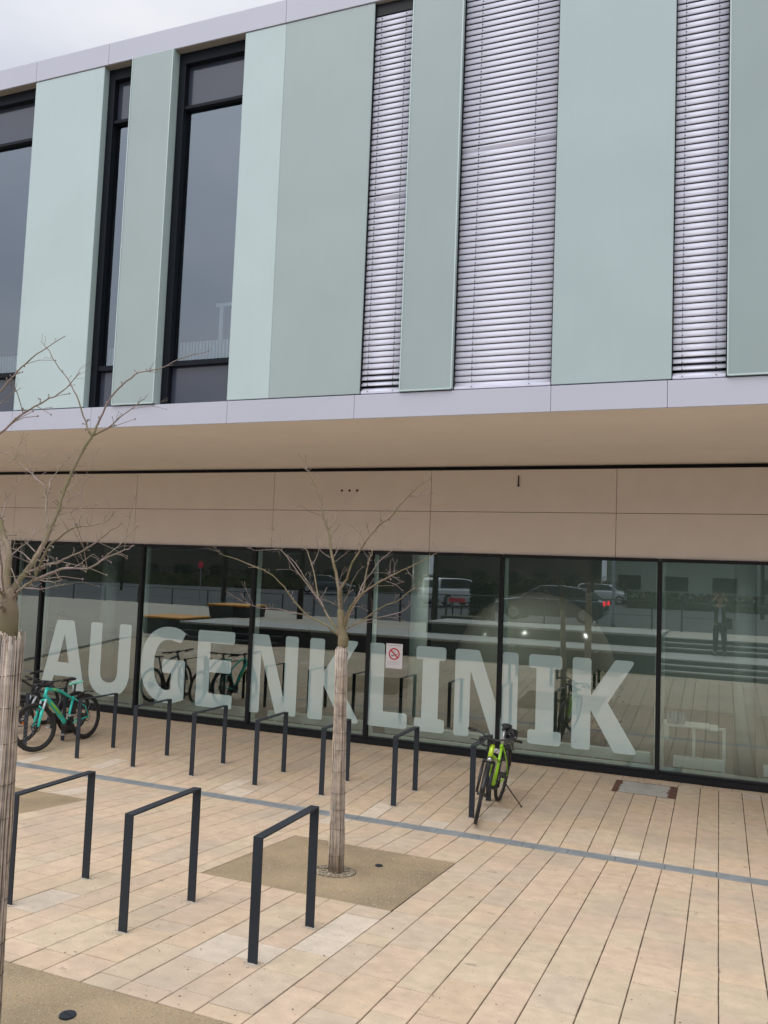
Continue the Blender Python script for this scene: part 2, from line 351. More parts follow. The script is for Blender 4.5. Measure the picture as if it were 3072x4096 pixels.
def tile(xa, xb, ya, yb):
    if yb-ya < .01 or xb-xa < .01: return
    pale[0] =   .10 if (xa < -2.3 and ya < 5.6) else (.035 if abs(ya-YDR0) < .5 else .012)
    ct = tint()
    h = rng.uniform(-.0012, .0012); xa += rng.uniform(-.0012,.0014); xb += rng.uniform(-.0014,.0012); z0, z1 = gz(ya)+h, gz(yb)+h; n = len(slab.v); e = .0025; d = .003
    slab.v += [(xa,ya,z0-.012),(xb,ya,z0-.012),(xb,yb,z1-.012),(xa,yb,z1-.012),
               (xa,ya,z0-d),(xb,ya,z0-d),(xb,yb,z1-d),(xa,yb,z1-d),
               (xa+e,ya+e*.6,z0),(xb-e,ya+e*.6,z0),(xb-e,yb-e*.6,z1),(xa+e,yb-e*.6,z1)]
    slab.col = ct
    slab.face((n+8,n+9,n+10,n+11))
    slab.col = tuple(.9*c for c in ct)
    for i in range(4):
        j = (i+1) % 4
        slab.face((n+4+i,n+4+j,n+8+j,n+8+i)); slab.face((n+i,n+j,n+4+j,n+4+i))
strips = []
for a, b in zip(joints, joints[1:]):
    lay(a, b, 2.42, 4.0); lay(a, b, 4.0, YDR0-.002); lay(a, b, YDR1+.002, 13.03)
# a thin border course against the glass wall
x = -18.0
while x < 4.2:
    ln = rng.choice((.3,.4,.5)); tile(x+.002, x+ln-.002, 13.04, 13.195); x += ln
for s_ in strips:
    if s_[1]-s_[0] > .03: tile(s_[0]+.003, s_[1]-.003, s_[2], s_[3])
tag(slab.build('plaza_paving', m_slab, attr=True), kind='structure')
# the bed below the slabs
def bed(xa, xb, ys, off, mat_, name):
    b = MB()
    for p, q in zip(ys, ys[1:]): b.quad((xa,p,gz(p)+off),(xb,p,gz(p)+off),(xb,q,gz(q)+off),(xa,q,gz(q)+off))
    return tag(b.build(name, mat_), kind='structure')
bed(-18.2, 4.6, [2.35,4.0,YDR0,YDR1,13.6], -.011, m_joint, 'paving_bed')
# bound-gravel squares
def ysub(a, b, n=14): return [a+(b-a)*i/n for i in range(n+1)]
for i, (a, b, c, d) in enumerate(SQ):
    o = bed(a+.002, b-.002, sorted(ysub(c+.002, d-.002, 6)+([4.0] if c < 4 < d else [])), -.004, m_gravel, 'gravel_square')
# far side of the plaza and the ground beyond (seen in the glass)
m_plz = mat('plaza_far', (.44,.39,.32), .85, noise=.08, nscale=.8)
b = MB()
b.quad((-70,-18,.34),(-18.2,-18,.34),(-18.2,2.35,.38),(-70,2.35,.38))
for p, q in ((2.35,4.0),(4.0,YDR0),(YDR0,YDR1),(YDR1,13.6)): b.quad((-70,p,gz(p)-.006),(-18.2,p,gz(p)-.006),(-18.2,q,gz(q)-.006),(-70,q,gz(q)-.006))
for p, q in ((2.35,4.0),(4.0,YDR0),(YDR0,YDR1),(YDR1,13.6)): b.quad((4.6,p,gz(p)-.006),(30,p,gz(p)-.006),(30,q,gz(q)-.006),(4.6,q,gz(q)-.006))
tag(b.build('plaza_pavement', m_plz), kind='structure')
m_asph = mat('asphalt', (.060,.060,.065), .9, noise=.2, nscale=3)
m_earth = mat('earth', (.09,.085,.045), .95, noise=.4, nscale=.5)
b = MB(); b.quad((-900,-900,-.12),(900,-900,-.12),(900,900,-.12),(-900,900,-.12)); tag(b.build('ground', m_earth), kind='structure')
# raised terrace behind the steps, sloping road
b = MB()
b.quad((-17.1,-5,.95),(-9.0,-5,.95),(-9.0,.1,.95),(-17.1,.1,.95)); b.quad((-9.0,-5,1.16),(-1.6,-5,1.24),(-1.6,-2.2,1.29),(-9.0,-2.2,1.29))
b.quad((-1.6,-5,1.20),(14,-5,1.20),(14,-1.35,1.22),(-1.6,-1.35,1.22))
tag(b.build('terrace_pavement', m_plz), kind='structure')
b = MB()
b.quad((-90,-40,.5),(-17,-40,1.12),(-17,-5,.93),(-17.2,-18.0,.36)); b.quad((-90,-40,.5),(-17.2,-18.0,.355),(-70,-18,.33),(-90,-18,.33))
b.quad((-17,-40,1.12),(60,-40,1.12),(60,-5,1.12),(-17,-5,.93))
tag(b.build('road', m_asph), kind='structure')

# drain channel: a thing of its own with grating pieces
dr = empty('drain_channel', (-6.5,(YDR0+YDR1)/2,gz(9.4)), 'long narrow grey metal drain grating crossing the paving parallel to the glass wall', 'drain')
zd = gz(9.4)
def local(o, par):     # keep world placement under an unrotated parent
    o.location = tuple(-c for c in par.location) if par.parent is None else (0,0,0); o.parent = par; return o
fr = MB(); fr.box(-18,4.6,YDR0+.002,YDR0+.012,zd-.05,zd-.0005); fr.box(-18,4.6,YDR1-.012,YDR1-.002,zd-.05,zd-.0005)
local(fr.build('frame', m_grate), dr)
x = -18.0; first = True
bar = MB()
while x < 4.5:
    bar.box(x+.0015,x+.4985,YDR0+.013,YDR0+.030,zd-.02,zd); bar.box(x+.0015,x+.4985,YDR1-.030,YDR1-.013,zd-.02,zd); bar.box(x+.0015,x+.4985,YDR0+.091,YDR0+.099,zd-.02,zd)
    xx = x+.006
    while xx < x+.492:
        bar.box(xx,xx+.0085,YDR0+.0302,YDR0+.0908,zd-.02,zd-.0006); bar.box(xx,xx+.0085,YDR0+.0992,YDR1-.0302,zd-.02,zd-.0006); xx += .0105
    x += .5
local(bar.build('grating', m_grate), dr)
b = MB(); b.box(-18,4.6,YDR0+.012,YDR1-.012,zd-.06,zd-.022); local(b.build('channel', m_dark), dr)

# access cover beside the glass wall, with rusted ends
m_cov = mat('cover_stone', (.40,.385,.35), .85, noise=.12, nscale=7, bump=.3, bscale=150)
m_rust = mat('rust', (.16,.06,.03), .9, col2=(.09,.05,.04), nscale=30, bump=.5, bscale=80)
ac = empty('access_cover', ((TR[0]+TR[1])/2,(TR[2]+TR[3])/2,gz(12.5)), 'rectangular pale access cover with rusty ends in the paving by the glass wall', 'access cover')
def wedge(x0,x1,y0,y1,dz): 
    b = MB(); n = 0
    b.v = [(x0,y0,gz(y0)-.03),(x1,y0,gz(y0)-.03),(x1,y1,gz(y1)-.03),(x0,y1,gz(y1)-.03),(x0,y0,gz(y0)+dz),(x1,y0,gz(y0)+dz),(x1,y1,gz(y1)+dz),(x0,y1,gz(y1)+dz)]
    for q in ((0,3,2,1),(4,5,6,7),(0,1,5,4),(1,2,6,5),(2,3,7,6),(3,0,4,7)): b.face(q)
    return b
local(wedge(TR[0]+.075,TR[1]-.075,TR[2]+.014,TR[3]-.014,.001).build('cover', m_cov), ac)
def rag(xa, xb, side):
    b = MB(); rg = random.Random(3); ys = [TR[2]+.02+(TR[3]-TR[2]-.04)*i/14 for i in range(15)]
    pts = []
    for y in ys: pts.append(((xb+rg.uniform(-.022,.028)) if side > 0 else (xa+rg.uniform(-.028,.022)), y))
    for (p, q) in zip(pts, pts[1:]):
        if side > 0: b.quad((xa,p[1],gz(p[1])+.0035),(p[0],p[1],gz(p[1])+.0035),(q[0],q[1],gz(q[1])+.0035),(xa,q[1],gz(q[1])+.0035))
        else: b.quad((p[0],p[1],gz(p[1])+.0035),(xb,p[1],gz(p[1])+.0035),(xb,q[1],gz(q[1])+.0035),(q[0],q[1],gz(q[1])+.0035))
    return b
for xa, xb, sd_ in ((TR[0]+.010,TR[0]+.085,1),(TR[1]-.095,TR[1]-.050,-1)): local(rag(xa,xb,sd_).build('rust_patch', m_rust), ac)
f = MB()
f.v = []; 
for q in ((TR[0],TR[0]+.009,TR[2],TR[3]),(TR[1]-.045,TR[1],TR[2],TR[3]),(TR[0]+.0095,TR[1]-.0455,TR[2],TR[2]+.009),(TR[0]+.0095,TR[1]-.0455,TR[3]-.009,TR[3])):
    wv = wedge(*q, .002); n = len(f.v); f.v += wv.v
    for fc in wv.f: f.face(tuple(n+i for i in fc))
local(f.build('frame', m_rust), ac)

# ================================================================ the clinic building
m_mint = {}
def facade_mat(n, c):
    m = mat('facade_'+n, c, .32, spec=.35, noise=.03, nscale=1.2); nt = m.node_tree; L = nt.links; bs = nt.nodes['Principled BSDF']; src = bs.inputs['Base Color'].links[0].from_socket
    tc = nt.nodes.new('ShaderNodeTexCoord'); mp = nt.nodes.new('ShaderNodeMapping'); mp.inputs['Scale'].default_value = (14,14,.35); n_ = nt.nodes.new('ShaderNodeTexNoise'); n_.inputs['Scale'].default_value = 1; n_.inputs['Detail'].default_value = 7; n_.inputs['Roughness'].default_value = .7
    L.new(tc.outputs['Object'], mp.inputs[0]); L.new(mp.outputs[0], n_.inputs[0]); r = nt.nodes.new('ShaderNodeValToRGB'); r.color_ramp.elements[0].position = .42; r.color_ramp.elements[0].color = (.99,.99,.99,1); r.color_ramp.elements[1].position = .60; r.color_ramp.elements[1].color = (1,1,1,1)
    L.new(n_.outputs[0], r.inputs[0]); x = nt.nodes.new('ShaderNodeMix'); x.data_type = 'RGBA'; x.blend_type = 'MULTIPLY'; x.inputs[0].default_value = 1; L.new(src, x.inputs[6]); L.new(r.outputs[0], x.inputs[7]); L.new(x.outputs[2], bs.inputs['Base Color'])
    b = nt.nodes.new('ShaderNodeBump'); b.inputs['Strength'].default_value = .05; b.inputs['Distance'].default_value = .02; n3 = nt.nodes.new('ShaderNodeTexNoise'); n3.inputs['Scale'].default_value = .9; n3.inputs['Detail'].default_value = 1; L.new(tc.outputs['Object'], n3.inputs[0]); L.new(n3.outputs[0], b.inputs['Height']); L.new(b.outputs[0], bs.inputs['Normal'])
    return m
m_pA = facade_mat('light', (.455,.55,.55)); m_pB = facade_mat('grey', (.34,.405,.40)); m_pC = facade_mat('deep', (.32,.385,.385)); m_pD = facade_mat('mid', (.38,.46,.465)); m_pE = facade_mat('slate', (.29,.355,.352))
m_edge = mat('panel_edge', (.46,.565,.555), .3)
m_alu = mat('aluminium_band', (.465,.47,.545), .42, metal=.0, noise=.02, nscale=.7)
m_beige = mat('beige_cladding', (.66,.59,.53), .55, spec=.3, noise=.025, nscale=2.5)
m_soff = mat('soffit_board', (.80,.735,.67), .6, spec=.25, noise=.025, nscale=1.5)
m_blk = mat('black_frame', (.010,.011,.013), .5, spec=.25)
m_anth = mat('anthracite_frame', (.008,.011,.016), .6, spec=.15)
m_slat = mat('blind_slat', (.64,.64,.735), .45)
m_cord = mat('blind_cord', (.03,.03,.04), .8)
m_glass = glass_mat('shopfront_glass', .22, (.72,.82,.78))
m_upg = glass_mat('upper_glass', .15, (.66,.70,.74), wob=.05, gcol=(.80,.90,1.0))
m_spand = mat('spandrel_glass', (.050,.058,.080), .12, spec=.6)
m_inw = mat('interior_wall', (.36,.43,.40), .8, noise=.05, nscale=.5)
m_inf = mat('interior_floor', (.12,.12,.11), .35)
m_inc = mat('interior_ceiling', (.30,.30,.29), .9)
m_white = mat('white_lacquer', (.62,.70,.66), .35)

bld = empty('clinic_building', (0,YG,0), 'long eye clinic building with mint panels and blinds above a recessed glass ground floor', 'building')
def P(name, mb, m, **k):
    o = mb.build(name, m, **k); o.location = (0,-YG,0); o.parent = bld; return o
def S(par, name, mb, m, **k):          # sub-part
    o = mb.build(name, m, **k); o.parent = par; return o
YF = 9.0; Z0, Z1 = 4.993, 9.905
XL, XR = -34.0, 9.0
# attic band and lower fascia, in lengths
def band(name, z0, z1, js, m):
    for a, b in zip(js, js[1:]):
        P(name, MB().box(a+.002,b-.002,YF-.012,YF+.25,z0,z1), m, bevel=.003)
band('attic_band', Z1+.004, 10.222, [XL,-28,-22.2,-16.4,-12.6,-9.42,-8.09,-5.25,-.6,4.0,XR], m_alu)
band('fascia_band', 4.705, Z0-.004, [XL,-28,-22,-16.5,-12.9,-9.42,-8.0,-5.83,-4.06,-1.72,-.515,4.2,XR], m_alu)
# upper panels
panels = [(-17.5,-14.2,m_pB,0),(-12.4,-11.4,m_pA,0),(-9.42,-8.165,m_pA,0),(-7.648,-6.962,m_pB,.035),(-5.85,-5.245,m_pA,0),(-5.239,-4.010,m_pB,0),(-3.484,-2.848,m_pC,.035),(-1.722,-.483,m_pD,0),(.055,1.35,m_pE,.035),(2.4,6.0,m_pA,0),(6.6,9,m_pB,0),(-34,-18.2,m_pA,0)]
for a, b, m, pr in panels:
    o = P('facade_panel', MB().box(a,b,YF-pr,YF+.16,Z0+.012,Z1-.006), m, bevel=.004)
    if pr:   # proud panels have a narrow pale trim all round
        t = MB(); y0 = YF-pr-.006
        t.box(a-.002,a+.012,y0,YF+.1,Z0+.012,Z1-.006); t.box(b-.014,b+.002,y0,YF+.1,Z0+.012,Z1-.006)
        t.box(a+.0125,b-.0145,y0,YF-pr+.05,Z0+.009,Z0+.026)
        S(o, 'panel_trim', t, m_edge)
    else:
        t = MB(); t.box(b-.0005,b+.0035,YF+.003,YF+.1,Z0+.014,Z1-.008); S(o, 'panel_trim', t, m_edge)
# windows between them
def upper_window(a, b, blind):
    yg = YF+.20
    fr = MB()
    fr.box(a,a+.11,YF+.11,yg+.04,Z0,Z1-.002); fr.box(b-.05,b,YF+.11,yg+.04,Z0,Z1-.002)
    fr.box(a+.1105,b-.0505,YF+.11,yg+.04,Z1-.16,Z1-.003)
    fr.box(a+.1105,b-.0505,YF+.13,yg+.04,9.105,9.150); fr.box(a+.1105,b-.0505,YF+.13,yg+.04,5.53,5.60)
    f = P('window', fr, m_anth, bevel=.003)
    f['label'] = 'tall recessed window with dark frame' if not blind else 'tall window behind closed blinds'
    S(f, 'pane', MB().quad((a+.1,yg,5.595),(b-.04,yg,5.595),(b-.04,yg,9.11),(a+.1,yg,9.11)), m_upg)
    S(f, 'spandrel', MB().box(a+.1,b-.04,yg-.002,yg+.01,9.156,Z1-.161), m_spand)
    S(f, 'spandrel', MB().box(a+.1,b-.04,yg-.002,yg+.01,Z0+.002,5.529), m_spand)
    S(f, 'reveal', MB().box(a-.004,a-.001,YF+.004,YF+.2,Z0,Z1), m_anth)
    S(f, 'reveal', MB().box(a,b,YF+.004,YF+.1095,Z1-.0025,Z1+.0015), mat_lintel)
    if not blind:
        # radiator of white upright tubes inside the pane
        rd = MB(); x = a+.13
        while x < b-.05: rd.box(x,x+.036,yg+.10,yg+.135,5.45,5.90); x += .052
        rd.box(a+.12,b-.05,yg+.14,yg+.15,5.45,5.86); S(f, 'radiator', rd, m_white, bevel=.008)
    return f
mat_lintel = mat('lintel_board', (.26,.24,.21), .7)
def blind(a, b, broken=()):
    s = MB(); z = Z1-.16; pitch = .0715; i = 0; n = int((z-Z0-.05)/pitch)
    rg = random.Random(int(a*100))
    while i <= n:
        zc = z-.04-i*pitch; last = n-i
        ang = R(9)+ (R(0) if (last > 3 or b-a > .9) else R(30-6*last)) + rg.uniform(-.012,.012)
        brk = i in broken
        if brk: ang = R(-24)
        prof = []
        hw = .0335
        for t in (-1,-.62,-.2,.25,.7,1):
            u = t*hw; bow = .0075*(1-t*t)
            # slat plane: nearly upright, lower edge towards the viewer
            yy = math.sin(ang)*(t*hw)+math.cos(ang)*(-bow); zz = math.cos(ang)*(t*hw)+math.sin(ang)*(bow)
            prof.append((YF+.052+yy, zc+zz))
        k = len(s.v)
        for X in (a+.014, b-.012):
            for y, zz in prof: s.v.append((X, y, zz-(.016 if (brk and X < (a+b)/2) else 0)))
        m = len(prof)
        for j in range(m-1): s.face((k+j, k+m+j, k+m+j+1, k+j+1))
        i += 1
    o = P('venetian_blind', s, m_slat, smooth=True); o['label'] = 'closed silver venetian blind'
    sol = o.modifiers.new('thick', 'SOLIDIFY'); sol.thickness = .0012
    c = MB()
    for f_ in ((.19,.80) if b-a < .8 else (.195,.775)):
        X = a+(b-a)*f_; c.tube([(X,YF+.008,Z1-.15),(X+.004,YF+.008,7),(X,YF+.010,Z0+.07)], .0016, 5)
        for i in range(n+1):
            zc = z-.04-i*pitch; c.box(X-.002,X+.013,YF+.004,YF+.010,zc-.032,zc-.024)
    S(o, 'cord', c, m_cord)
    S(o, 'head_rail', MB().box(a+.006,b-.006,YF+.045,YF+.10,Z1-.157,Z1-.008), m_blk)
    S(o, 'bottom_rail', MB().box(a+.012,b-.012,YF+.02,YF+.07,Z0+.014,Z0+.046), m_slat, bevel=.004)
    g = MB(); g.box(a-.001,a+.011,YF+.02,YF+.10,Z0+.002,Z1-.01); g.box(b-.010,b+.001,YF+.02,YF+.10,Z0+.002,Z1-.01); S(o, 'guide_rail', g, m_blk)
for a, b, bl in ((-14.2,-12.4,0),(-11.4,-9.42,0),(-8.165,-7.648,0),(-6.962,-5.85,0),(-4.010,-3.484,1),(-2.848,-1.722,1),(-.483,.055,1),(1.35,2.4,1),(6.0,6.6,0)):
    upper_window(a, b, bl)
    if bl: blind(a, b, (26,) if a == -2.848 else ((32,) if a == -4.010 else ()))
# upper body behind the facade: back wall, roof, floor, inner walls
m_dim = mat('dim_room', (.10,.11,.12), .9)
P('upper_walls', MB().box(XL,XR,10.6,10.7,Z0,Z1), m_dim)
P('roof', MB().box(XL,XR,YF+.255,26,Z1+.05,10.15), m_alu)
P('side_wall', MB().box(XL-.3,XL-.002,YF,26,0,10.2), m_beige); P('side_wall', MB().box(XR+.002,XR+.3,YF,26,0,10.2), m_beige)
P('back_wall', MB().box(XL,XR,25.7,26,0,10.2), m_beige)
P('upper_floor', MB().box(XL,XR,YF+.26,25.6,4.78,4.98), m_dim)
P('upper_ceiling', MB().box(XL,XR,YF+.26,10.59,9.80,9.90), m_dim)
# soffit of the overhang
P('soffit', MB().box(XL,XR,YF+.004,13.36,4.699,4.7045).box(XL,XR,YF+.01,YF+.10,4.701,4.7048), m_soff)
P('shadow_gap', MB().box(XL,XR,13.37,13.45,4.60,4.72), m_blk)
# beige cladding above the glass, two rows
js = [-34,-31,-28,-25,-22.8,-19.75,-16.7,-13.635,-10.553,-7.505,-4.503,-1.483,1.55,4.6,9]
for a, b in zip(js, js[1:]):
    for z0, z1 in ((3.256,3.934),(3.942,4.628)):
        P('cladding_panel', MB().box(a+.0035,b-.0035,13.25,13.29,z0,z1), m_beige, bevel=.0025)
P('cladding_backing', MB().box(XL,XR,13.292,13.5,3.25,4.60), m_blk)
# blind wall left of the glass
for a, b in zip(js[:8], js[1:8]+[-13.62]):
    if b > -13.62: b = -13.62
    if b-a > .2:
        for z0, z1 in ((.04,1.1),(1.108,2.18),(2.188,3.248)): P('cladding_panel', MB().box(a+.0035,b-.0035,13.25,13.29,z0,z1), m_beige, bevel=.0025)
P('cladding_backing', MB().box(XL,-13.62,13.292,13.5,0,3.25), m_blk)
# three small vents and one bracket in the cladding
for x in (-6.15,-6.005,-5.86):
    b = MB(); b.tube([(x,13.252,4.29),(x,13.236,4.29)], .019, 14); P('wall_vent', b, m_blk, smooth=False)
P('wall_bracket', MB().box(-3.025,-3.011,13.225,13.25,4.385,4.53).tube([(-3.018,13.225,4.37),(-3.018,13.25,4.37)], .016, 10), m_blk)

# shopfront: one window per bay
mull = [-13.48,-12.76,-10.30,-7.83,-5.53,-3.25,-.83,1.52,3.9,6.3,9.0]
for i, (a, b) in enumerate(zip(mull, mull[1:])):
    mw = .032
    fr = MB()
    fr.box(a-mw+(.0 if i else 0),a+mw,YG-.045,YG+.10,.085,3.225)
    fr.box(a+mw+.0005,b-mw-.0005,YG-.04,YG+.10,3.205,3.256); fr.box(a-mw,b-mw-.0005,YG-.05,YG+.10,.002,.084)
    fr.box(a+mw+.0005,b-mw-.0005,YG-.02,YG+.10,.0845,.125)
    f = P('window', fr, m_blk, bevel=.003); f['label'] = 'black framed floor to ceiling shopfront window'
    S(f, 'pane', MB().quad((a+mw-.01,YG+.008,.115),(b-mw+.01,YG+.008,.115),(b-mw+.01,YG+.008,3.21),(a+mw-.01,YG+.008,3.21)), m_glass)
    # pale inner frame edge
    g = MB(); g.box(a+mw+.002,a+mw+.052,YG+.045,YG+.12,.13,3.20); g.box(b-mw-.022,b-mw-.002,YG+.045,YG+.12,.13,3.20); g.box(a+mw+.053,b-mw-.023,YG+.045,YG+.12,.13,.165)
    S(f, 'inner_frame', g, m_white)
P('window_jamb', MB().box(-13.62,-13.51,13.2,13.5,0,3.25), m_blk)
# ground-floor room
P('interior_floor', MB().box(XL,XR,13.36,25.6,-.08,-.02), m_inf)
P('interior_ceiling', MB().box(XL,XR,13.51,25.6,3.9,3.95), m_inc)
P('interior_wall', MB().box(XL,XR,21.0,21.1,-.02,3.9), m_inw)
P('interior_wall', MB().box(-13.75,-13.65,13.55,21,-.02,3.9), m_inw)
for x in (-12.7,-5.32): P('column', MB().tube([(x,15.2,-.02),(x,15.2,3.9)], .17, 28), m_white, smooth=True)
P('column', MB().tube([(.39,14.5,-.02),(.39,14.5,3.9)], .165, 28), m_white, smooth=True)
for x0, x1 in ((-11.5,-9.3),(-8.3,-6.2)): P('partition_wall', MB().box(x0,x1,18.5,18.6,-.02,2.4), m_blk)

# white shelf frame standing in the upper room, seen in the third window
sh = empty('white_shelf', (-6.1,9.6,4.98), 'small white shelf frame standing inside the upper window left of the blinds', 'shelf')
local(MB().box(-6.36,-6.30,9.50,9.54,4.985,6.42).build('upright', m_white), sh); local(MB().box(-6.42,-5.90,9.50,9.70,6.421,6.47).build('shelf_board', m_white), sh); local(MB().box(-5.96,-5.90,9.50,9.54,4.985,6.42).build('upright', m_white), sh)
# fine litter: leaf scraps, grit and bud scales on the paving
m_lit = mat('litter', (.11,.075,.045), .9, noise=.5, nscale=20)
rg = random.Random(77); lt_ = MB()
def flake(x, y, s):
    a = rg.uniform(0,6.28); e = rg.uniform(.25,.8); z = gz(y)+.0012; c, n = math.cos(a), math.sin(a)
    lt_.v += [(x+c*s,y+n*s,z),(x-n*s*e,y+c*s*e,z+rg.uniform(0,.003)),(x-c*s,y-n*s,z+.0005),(x+n*s*e,y-c*s*e,z+rg.uniform(0,.002))]; k = len(lt_.v); lt_.face((k-4,k-3,k-2,k-1))
for _ in range(1500):
    y = 4.15+9*rg.random()**1.3; x = rg.uniform(-9, 1.6) if rg.random() < .8 else rg.gauss(-3.2, 1.2)
    flake(x, y, rg.choice((.003,.004,.004,.006,.009)))
for x in (-4.84,-3.80,-2.768):
    for y in (4.9,5.72):
        for _ in range(26): flake(x+rg.gauss(0,.07), y+rg.gauss(0,.05), .0045)
tag(lt_.build('leaf_litter', m_lit), 'fine leaf scraps and grit scattered over the paving', 'litter', kind='stuff')
m_grit = mat('grit', (.42,.36,.27), .9, noise=.4, nscale=30); gr = MB()
for a, b, c, d in SQ[1:]:
    for _ in range(1500):
        x, y = rg.uniform(a+.02,b-.02), rg.uniform(c+.02,d-.02); s = rg.uniform(.0025,.006); gr.sphere((x,y,gz(y)-.003), s, 5, 3, (1,rg.uniform(.7,1.2),.8))
tag(gr.build('loose_grit', m_grit), 'loose pale grit lying on the gravel squares', 'grit', kind='stuff')
# ================================================================ lettering on the glass
m_film = mat('frosted_film', (.49,.655,.65), .7, spec=.0)
def gloss_over(m, k):      # the pane's own mirror coat lies over the film
    nt = m.node_tree; L = nt.links; bs = nt.nodes['Principled BSDF']; o = nt.nodes['Material Output']; g = nt.nodes.new('ShaderNodeBsdfGlossy'); g.inputs['Roughness'].default_value = 0
    x = nt.nodes.new('ShaderNodeMixShader'); x.inputs[0].default_value = k; L.new(bs.outputs[0], x.inputs[1]); L.new(g.outputs[0], x.inputs[2]); L.new(x.outputs[0], o.inputs[0])
gloss_over(m_film, .27)
def roundpoly(pts, r):
    """pts: (x,z[,r]); rounds each corner"""
    out = []; n = len(pts)
    for i, p in enumerate(pts):
        rr = p[2] if len(p) > 2 else r
        a = Vector(pts[i-1][:2]); b = Vector(p[:2]); c = Vector(pts[(i+1) % n][:2])
        if rr <= 0: out.append(tuple(b)); continue
        u = (a-b); v = (c-b); lu, lv = u.length, v.length; u.normalize(); v.normalize()
        ang = math.acos(max(-1, min(1, u.dot(v)))); d = min(rr/math.tan(ang/2), lu*.45, lv*.45)
        p0 = b+u*d; p1 = b+v*d
        for k in range(6):
            t = k/5; out.append(tuple(p0*(1-t)**2+b*2*t*(1-t)+p1*t*t))
    return out
T_, B_ = 1.695, .305
def let_A(x):   # x = left foot
    o = [(x,B_),(x+.35,T_),(x+.78,T_),(x+1.13,B_),(x+.855,B_),(x+.775,B_+.285,0),(x+.345,B_+.285,0),(x+.265,B_)]
    h = [(x+.42,.86),(x+.70,.86),(x+.56,1.42)]
    return roundpoly(o, .05), h
def arc(cx, cz, rx, rz, a0, a1, n=18, p=1.0):
    o = []
    for i in range(n+1):
        a = R(a0+(a1-a0)*i/n); c, s = math.cos(a), math.sin(a)
        o.append((cx+rx*math.copysign(abs(c)**p, c), cz+rz*math.copysign(abs(s)**p, s), 0))
    return o
def let_U(x):
    w_ = .98; cx = x+w_/2
    o = [(x+.285,T_),(x,T_)]+arc(cx,.80,w_/2,.80-B_+.01,180,360,22,.85)+[(x+w_,T_),(x+w_-.285,T_)]+arc(cx,.78,.205,.225,0,-180,16,.85)
    return roundpoly(o, .05), None
def let_G(x):
    cx = x+.62
    o = [(x+1.0,1.62),(x+.89,1.42)]+arc(cx,1.0,.32,.47,65,270,26,.9)[1:]+[(x+.70,.545,0),(x+.70,.85,0),(x+.49,.85),(x+.49,1.10),(x+1.0,1.10),(x+1.0,.38)]+arc(cx,1.0,.62,.71,285,52,34,.9)
    return roundpoly(o, .05), None
def let_E(x):
    o = [(x,B_),(x,T_),(x+.79,T_),(x+.79,1.47),(x+.28,1.47,0),(x+.28,1.175,0),(x+.735,1.175),(x+.735,.94),(x+.28,.94,0),(x+.28,.555,0),(x+.78,.555),(x+.78,B_)]
    return roundpoly(o, .05), None
def let_N(x, w_=1.0):
    o = [(x,B_),(x,T_),(x+.40,T_),(x+w_-.255,.62,0),(x+w_-.255,T_),(x+w_,T_),(x+w_,B_),(x+w_-.40,B_),(x+.26,1.36,0),(x+.26,B_)]
    return roundpoly(o, .05), None
def let_K(x):
    o = [(x,B_),(x,T_),(x+.285,T_),(x+.285,1.13,0),(x+.64,T_),(x+.94,T_),(x+.54,1.04,0),(x+.99,B_),(x+.64,B_),(x+.285,.91,0),(x+.285,B_)]
    return roundpoly(o, .05), None
def let_L(x):
    return roundpoly([(x,B_),(x,T_),(x+.285,T_),(x+.285,.56,0),(x+.72,.56),(x+.72,B_)], .055), None
def let_I(x):
    o = [(x,B_),(x,.525),(x+.12,.525,0),(x+.12,1.48,0),(x,1.48),(x,T_),(x+.52,T_),(x+.52,1.48),(x+.405,1.48,0),(x+.405,.525,0),(x+.52,.525),(x+.52,B_)]
    return roundpoly(o, .06), None
lt = empty('window_lettering', (-6.9,YG+.02,B_), 'large frosted white letters spelling AUGENKLINIK across the glass wall', 'lettering')
for ch, fn, x in (('A',let_A,-12.66),('U',let_U,-11.46),('G',let_G,-10.22),('E',let_E,-8.96),('N',let_N,-7.87),('K',let_K,-6.64),('L',let_L,-5.515),('I',let_I,-4.665),('N',lambda q: let_N(q,1.04),-3.985),('I',let_I,-2.775),('K',let_K,-2.095)):
    po, ho = fn(x)
    o = MB().prism(po, YG+.0052, YG+.0068, ho).build('letter', m_film); o.location = (6.9,-YG-.02,-B_); o.parent = lt; o['label'] = 'frosted letter '+ch

# no smoking notice stuck outside on the glass
m_paper = mat('paper', (.80,.78,.80), .6); m_red = mat('red_print', (.62,.035,.07), .6); m_ink = mat('black_print', (.03,.03,.03), .6); m_gink = mat('grey_print', (.35,.33,.38), .6)
X0, X1, ZA, ZB = -5.208, -4.912, 1.287, 1.700; cx, cz = -5.060, 1.528; yy = YG+.006
ns = empty('no_smoking_notice', (cx,yy,ZA), 'white paper notice with red no smoking symbol stuck on the glass between L and I', 'notice')
def N_(name, mb, m): return local(mb.build(name, m), ns)
N_('sheet', MB().box(X0,X1,yy-.001,yy,ZA,ZB), m_paper)
def ringpoly(mb, cx, cz, r0, r1, y, n=48):
    for i in range(n):
        a, b = 2*PI*i/n, 2*PI*(i+1)/n
        mb.quad((cx+r0*math.cos(a),y,cz+r0*math.sin(a)),(cx+r1*math.cos(a),y,cz+r1*math.sin(a)),(cx+r1*math.cos(b),y,cz+r1*math.sin(b)),(cx+r0*math.cos(b),y,cz+r0*math.sin(b)))
    return mb
rp = ringpoly(MB(), cx, cz, .076, .100, yy-.0022)
d = .077*math.sqrt(.5); h = .009
rp.quad((cx-d-h,yy-.0026,cz+d-h),(cx+d-h,yy-.0026,cz-d-h),(cx+d+h,yy-.0026,cz-d+h),(cx-d+h,yy-.0026,cz+d+h)); N_('prohibition_ring', rp, m_red)
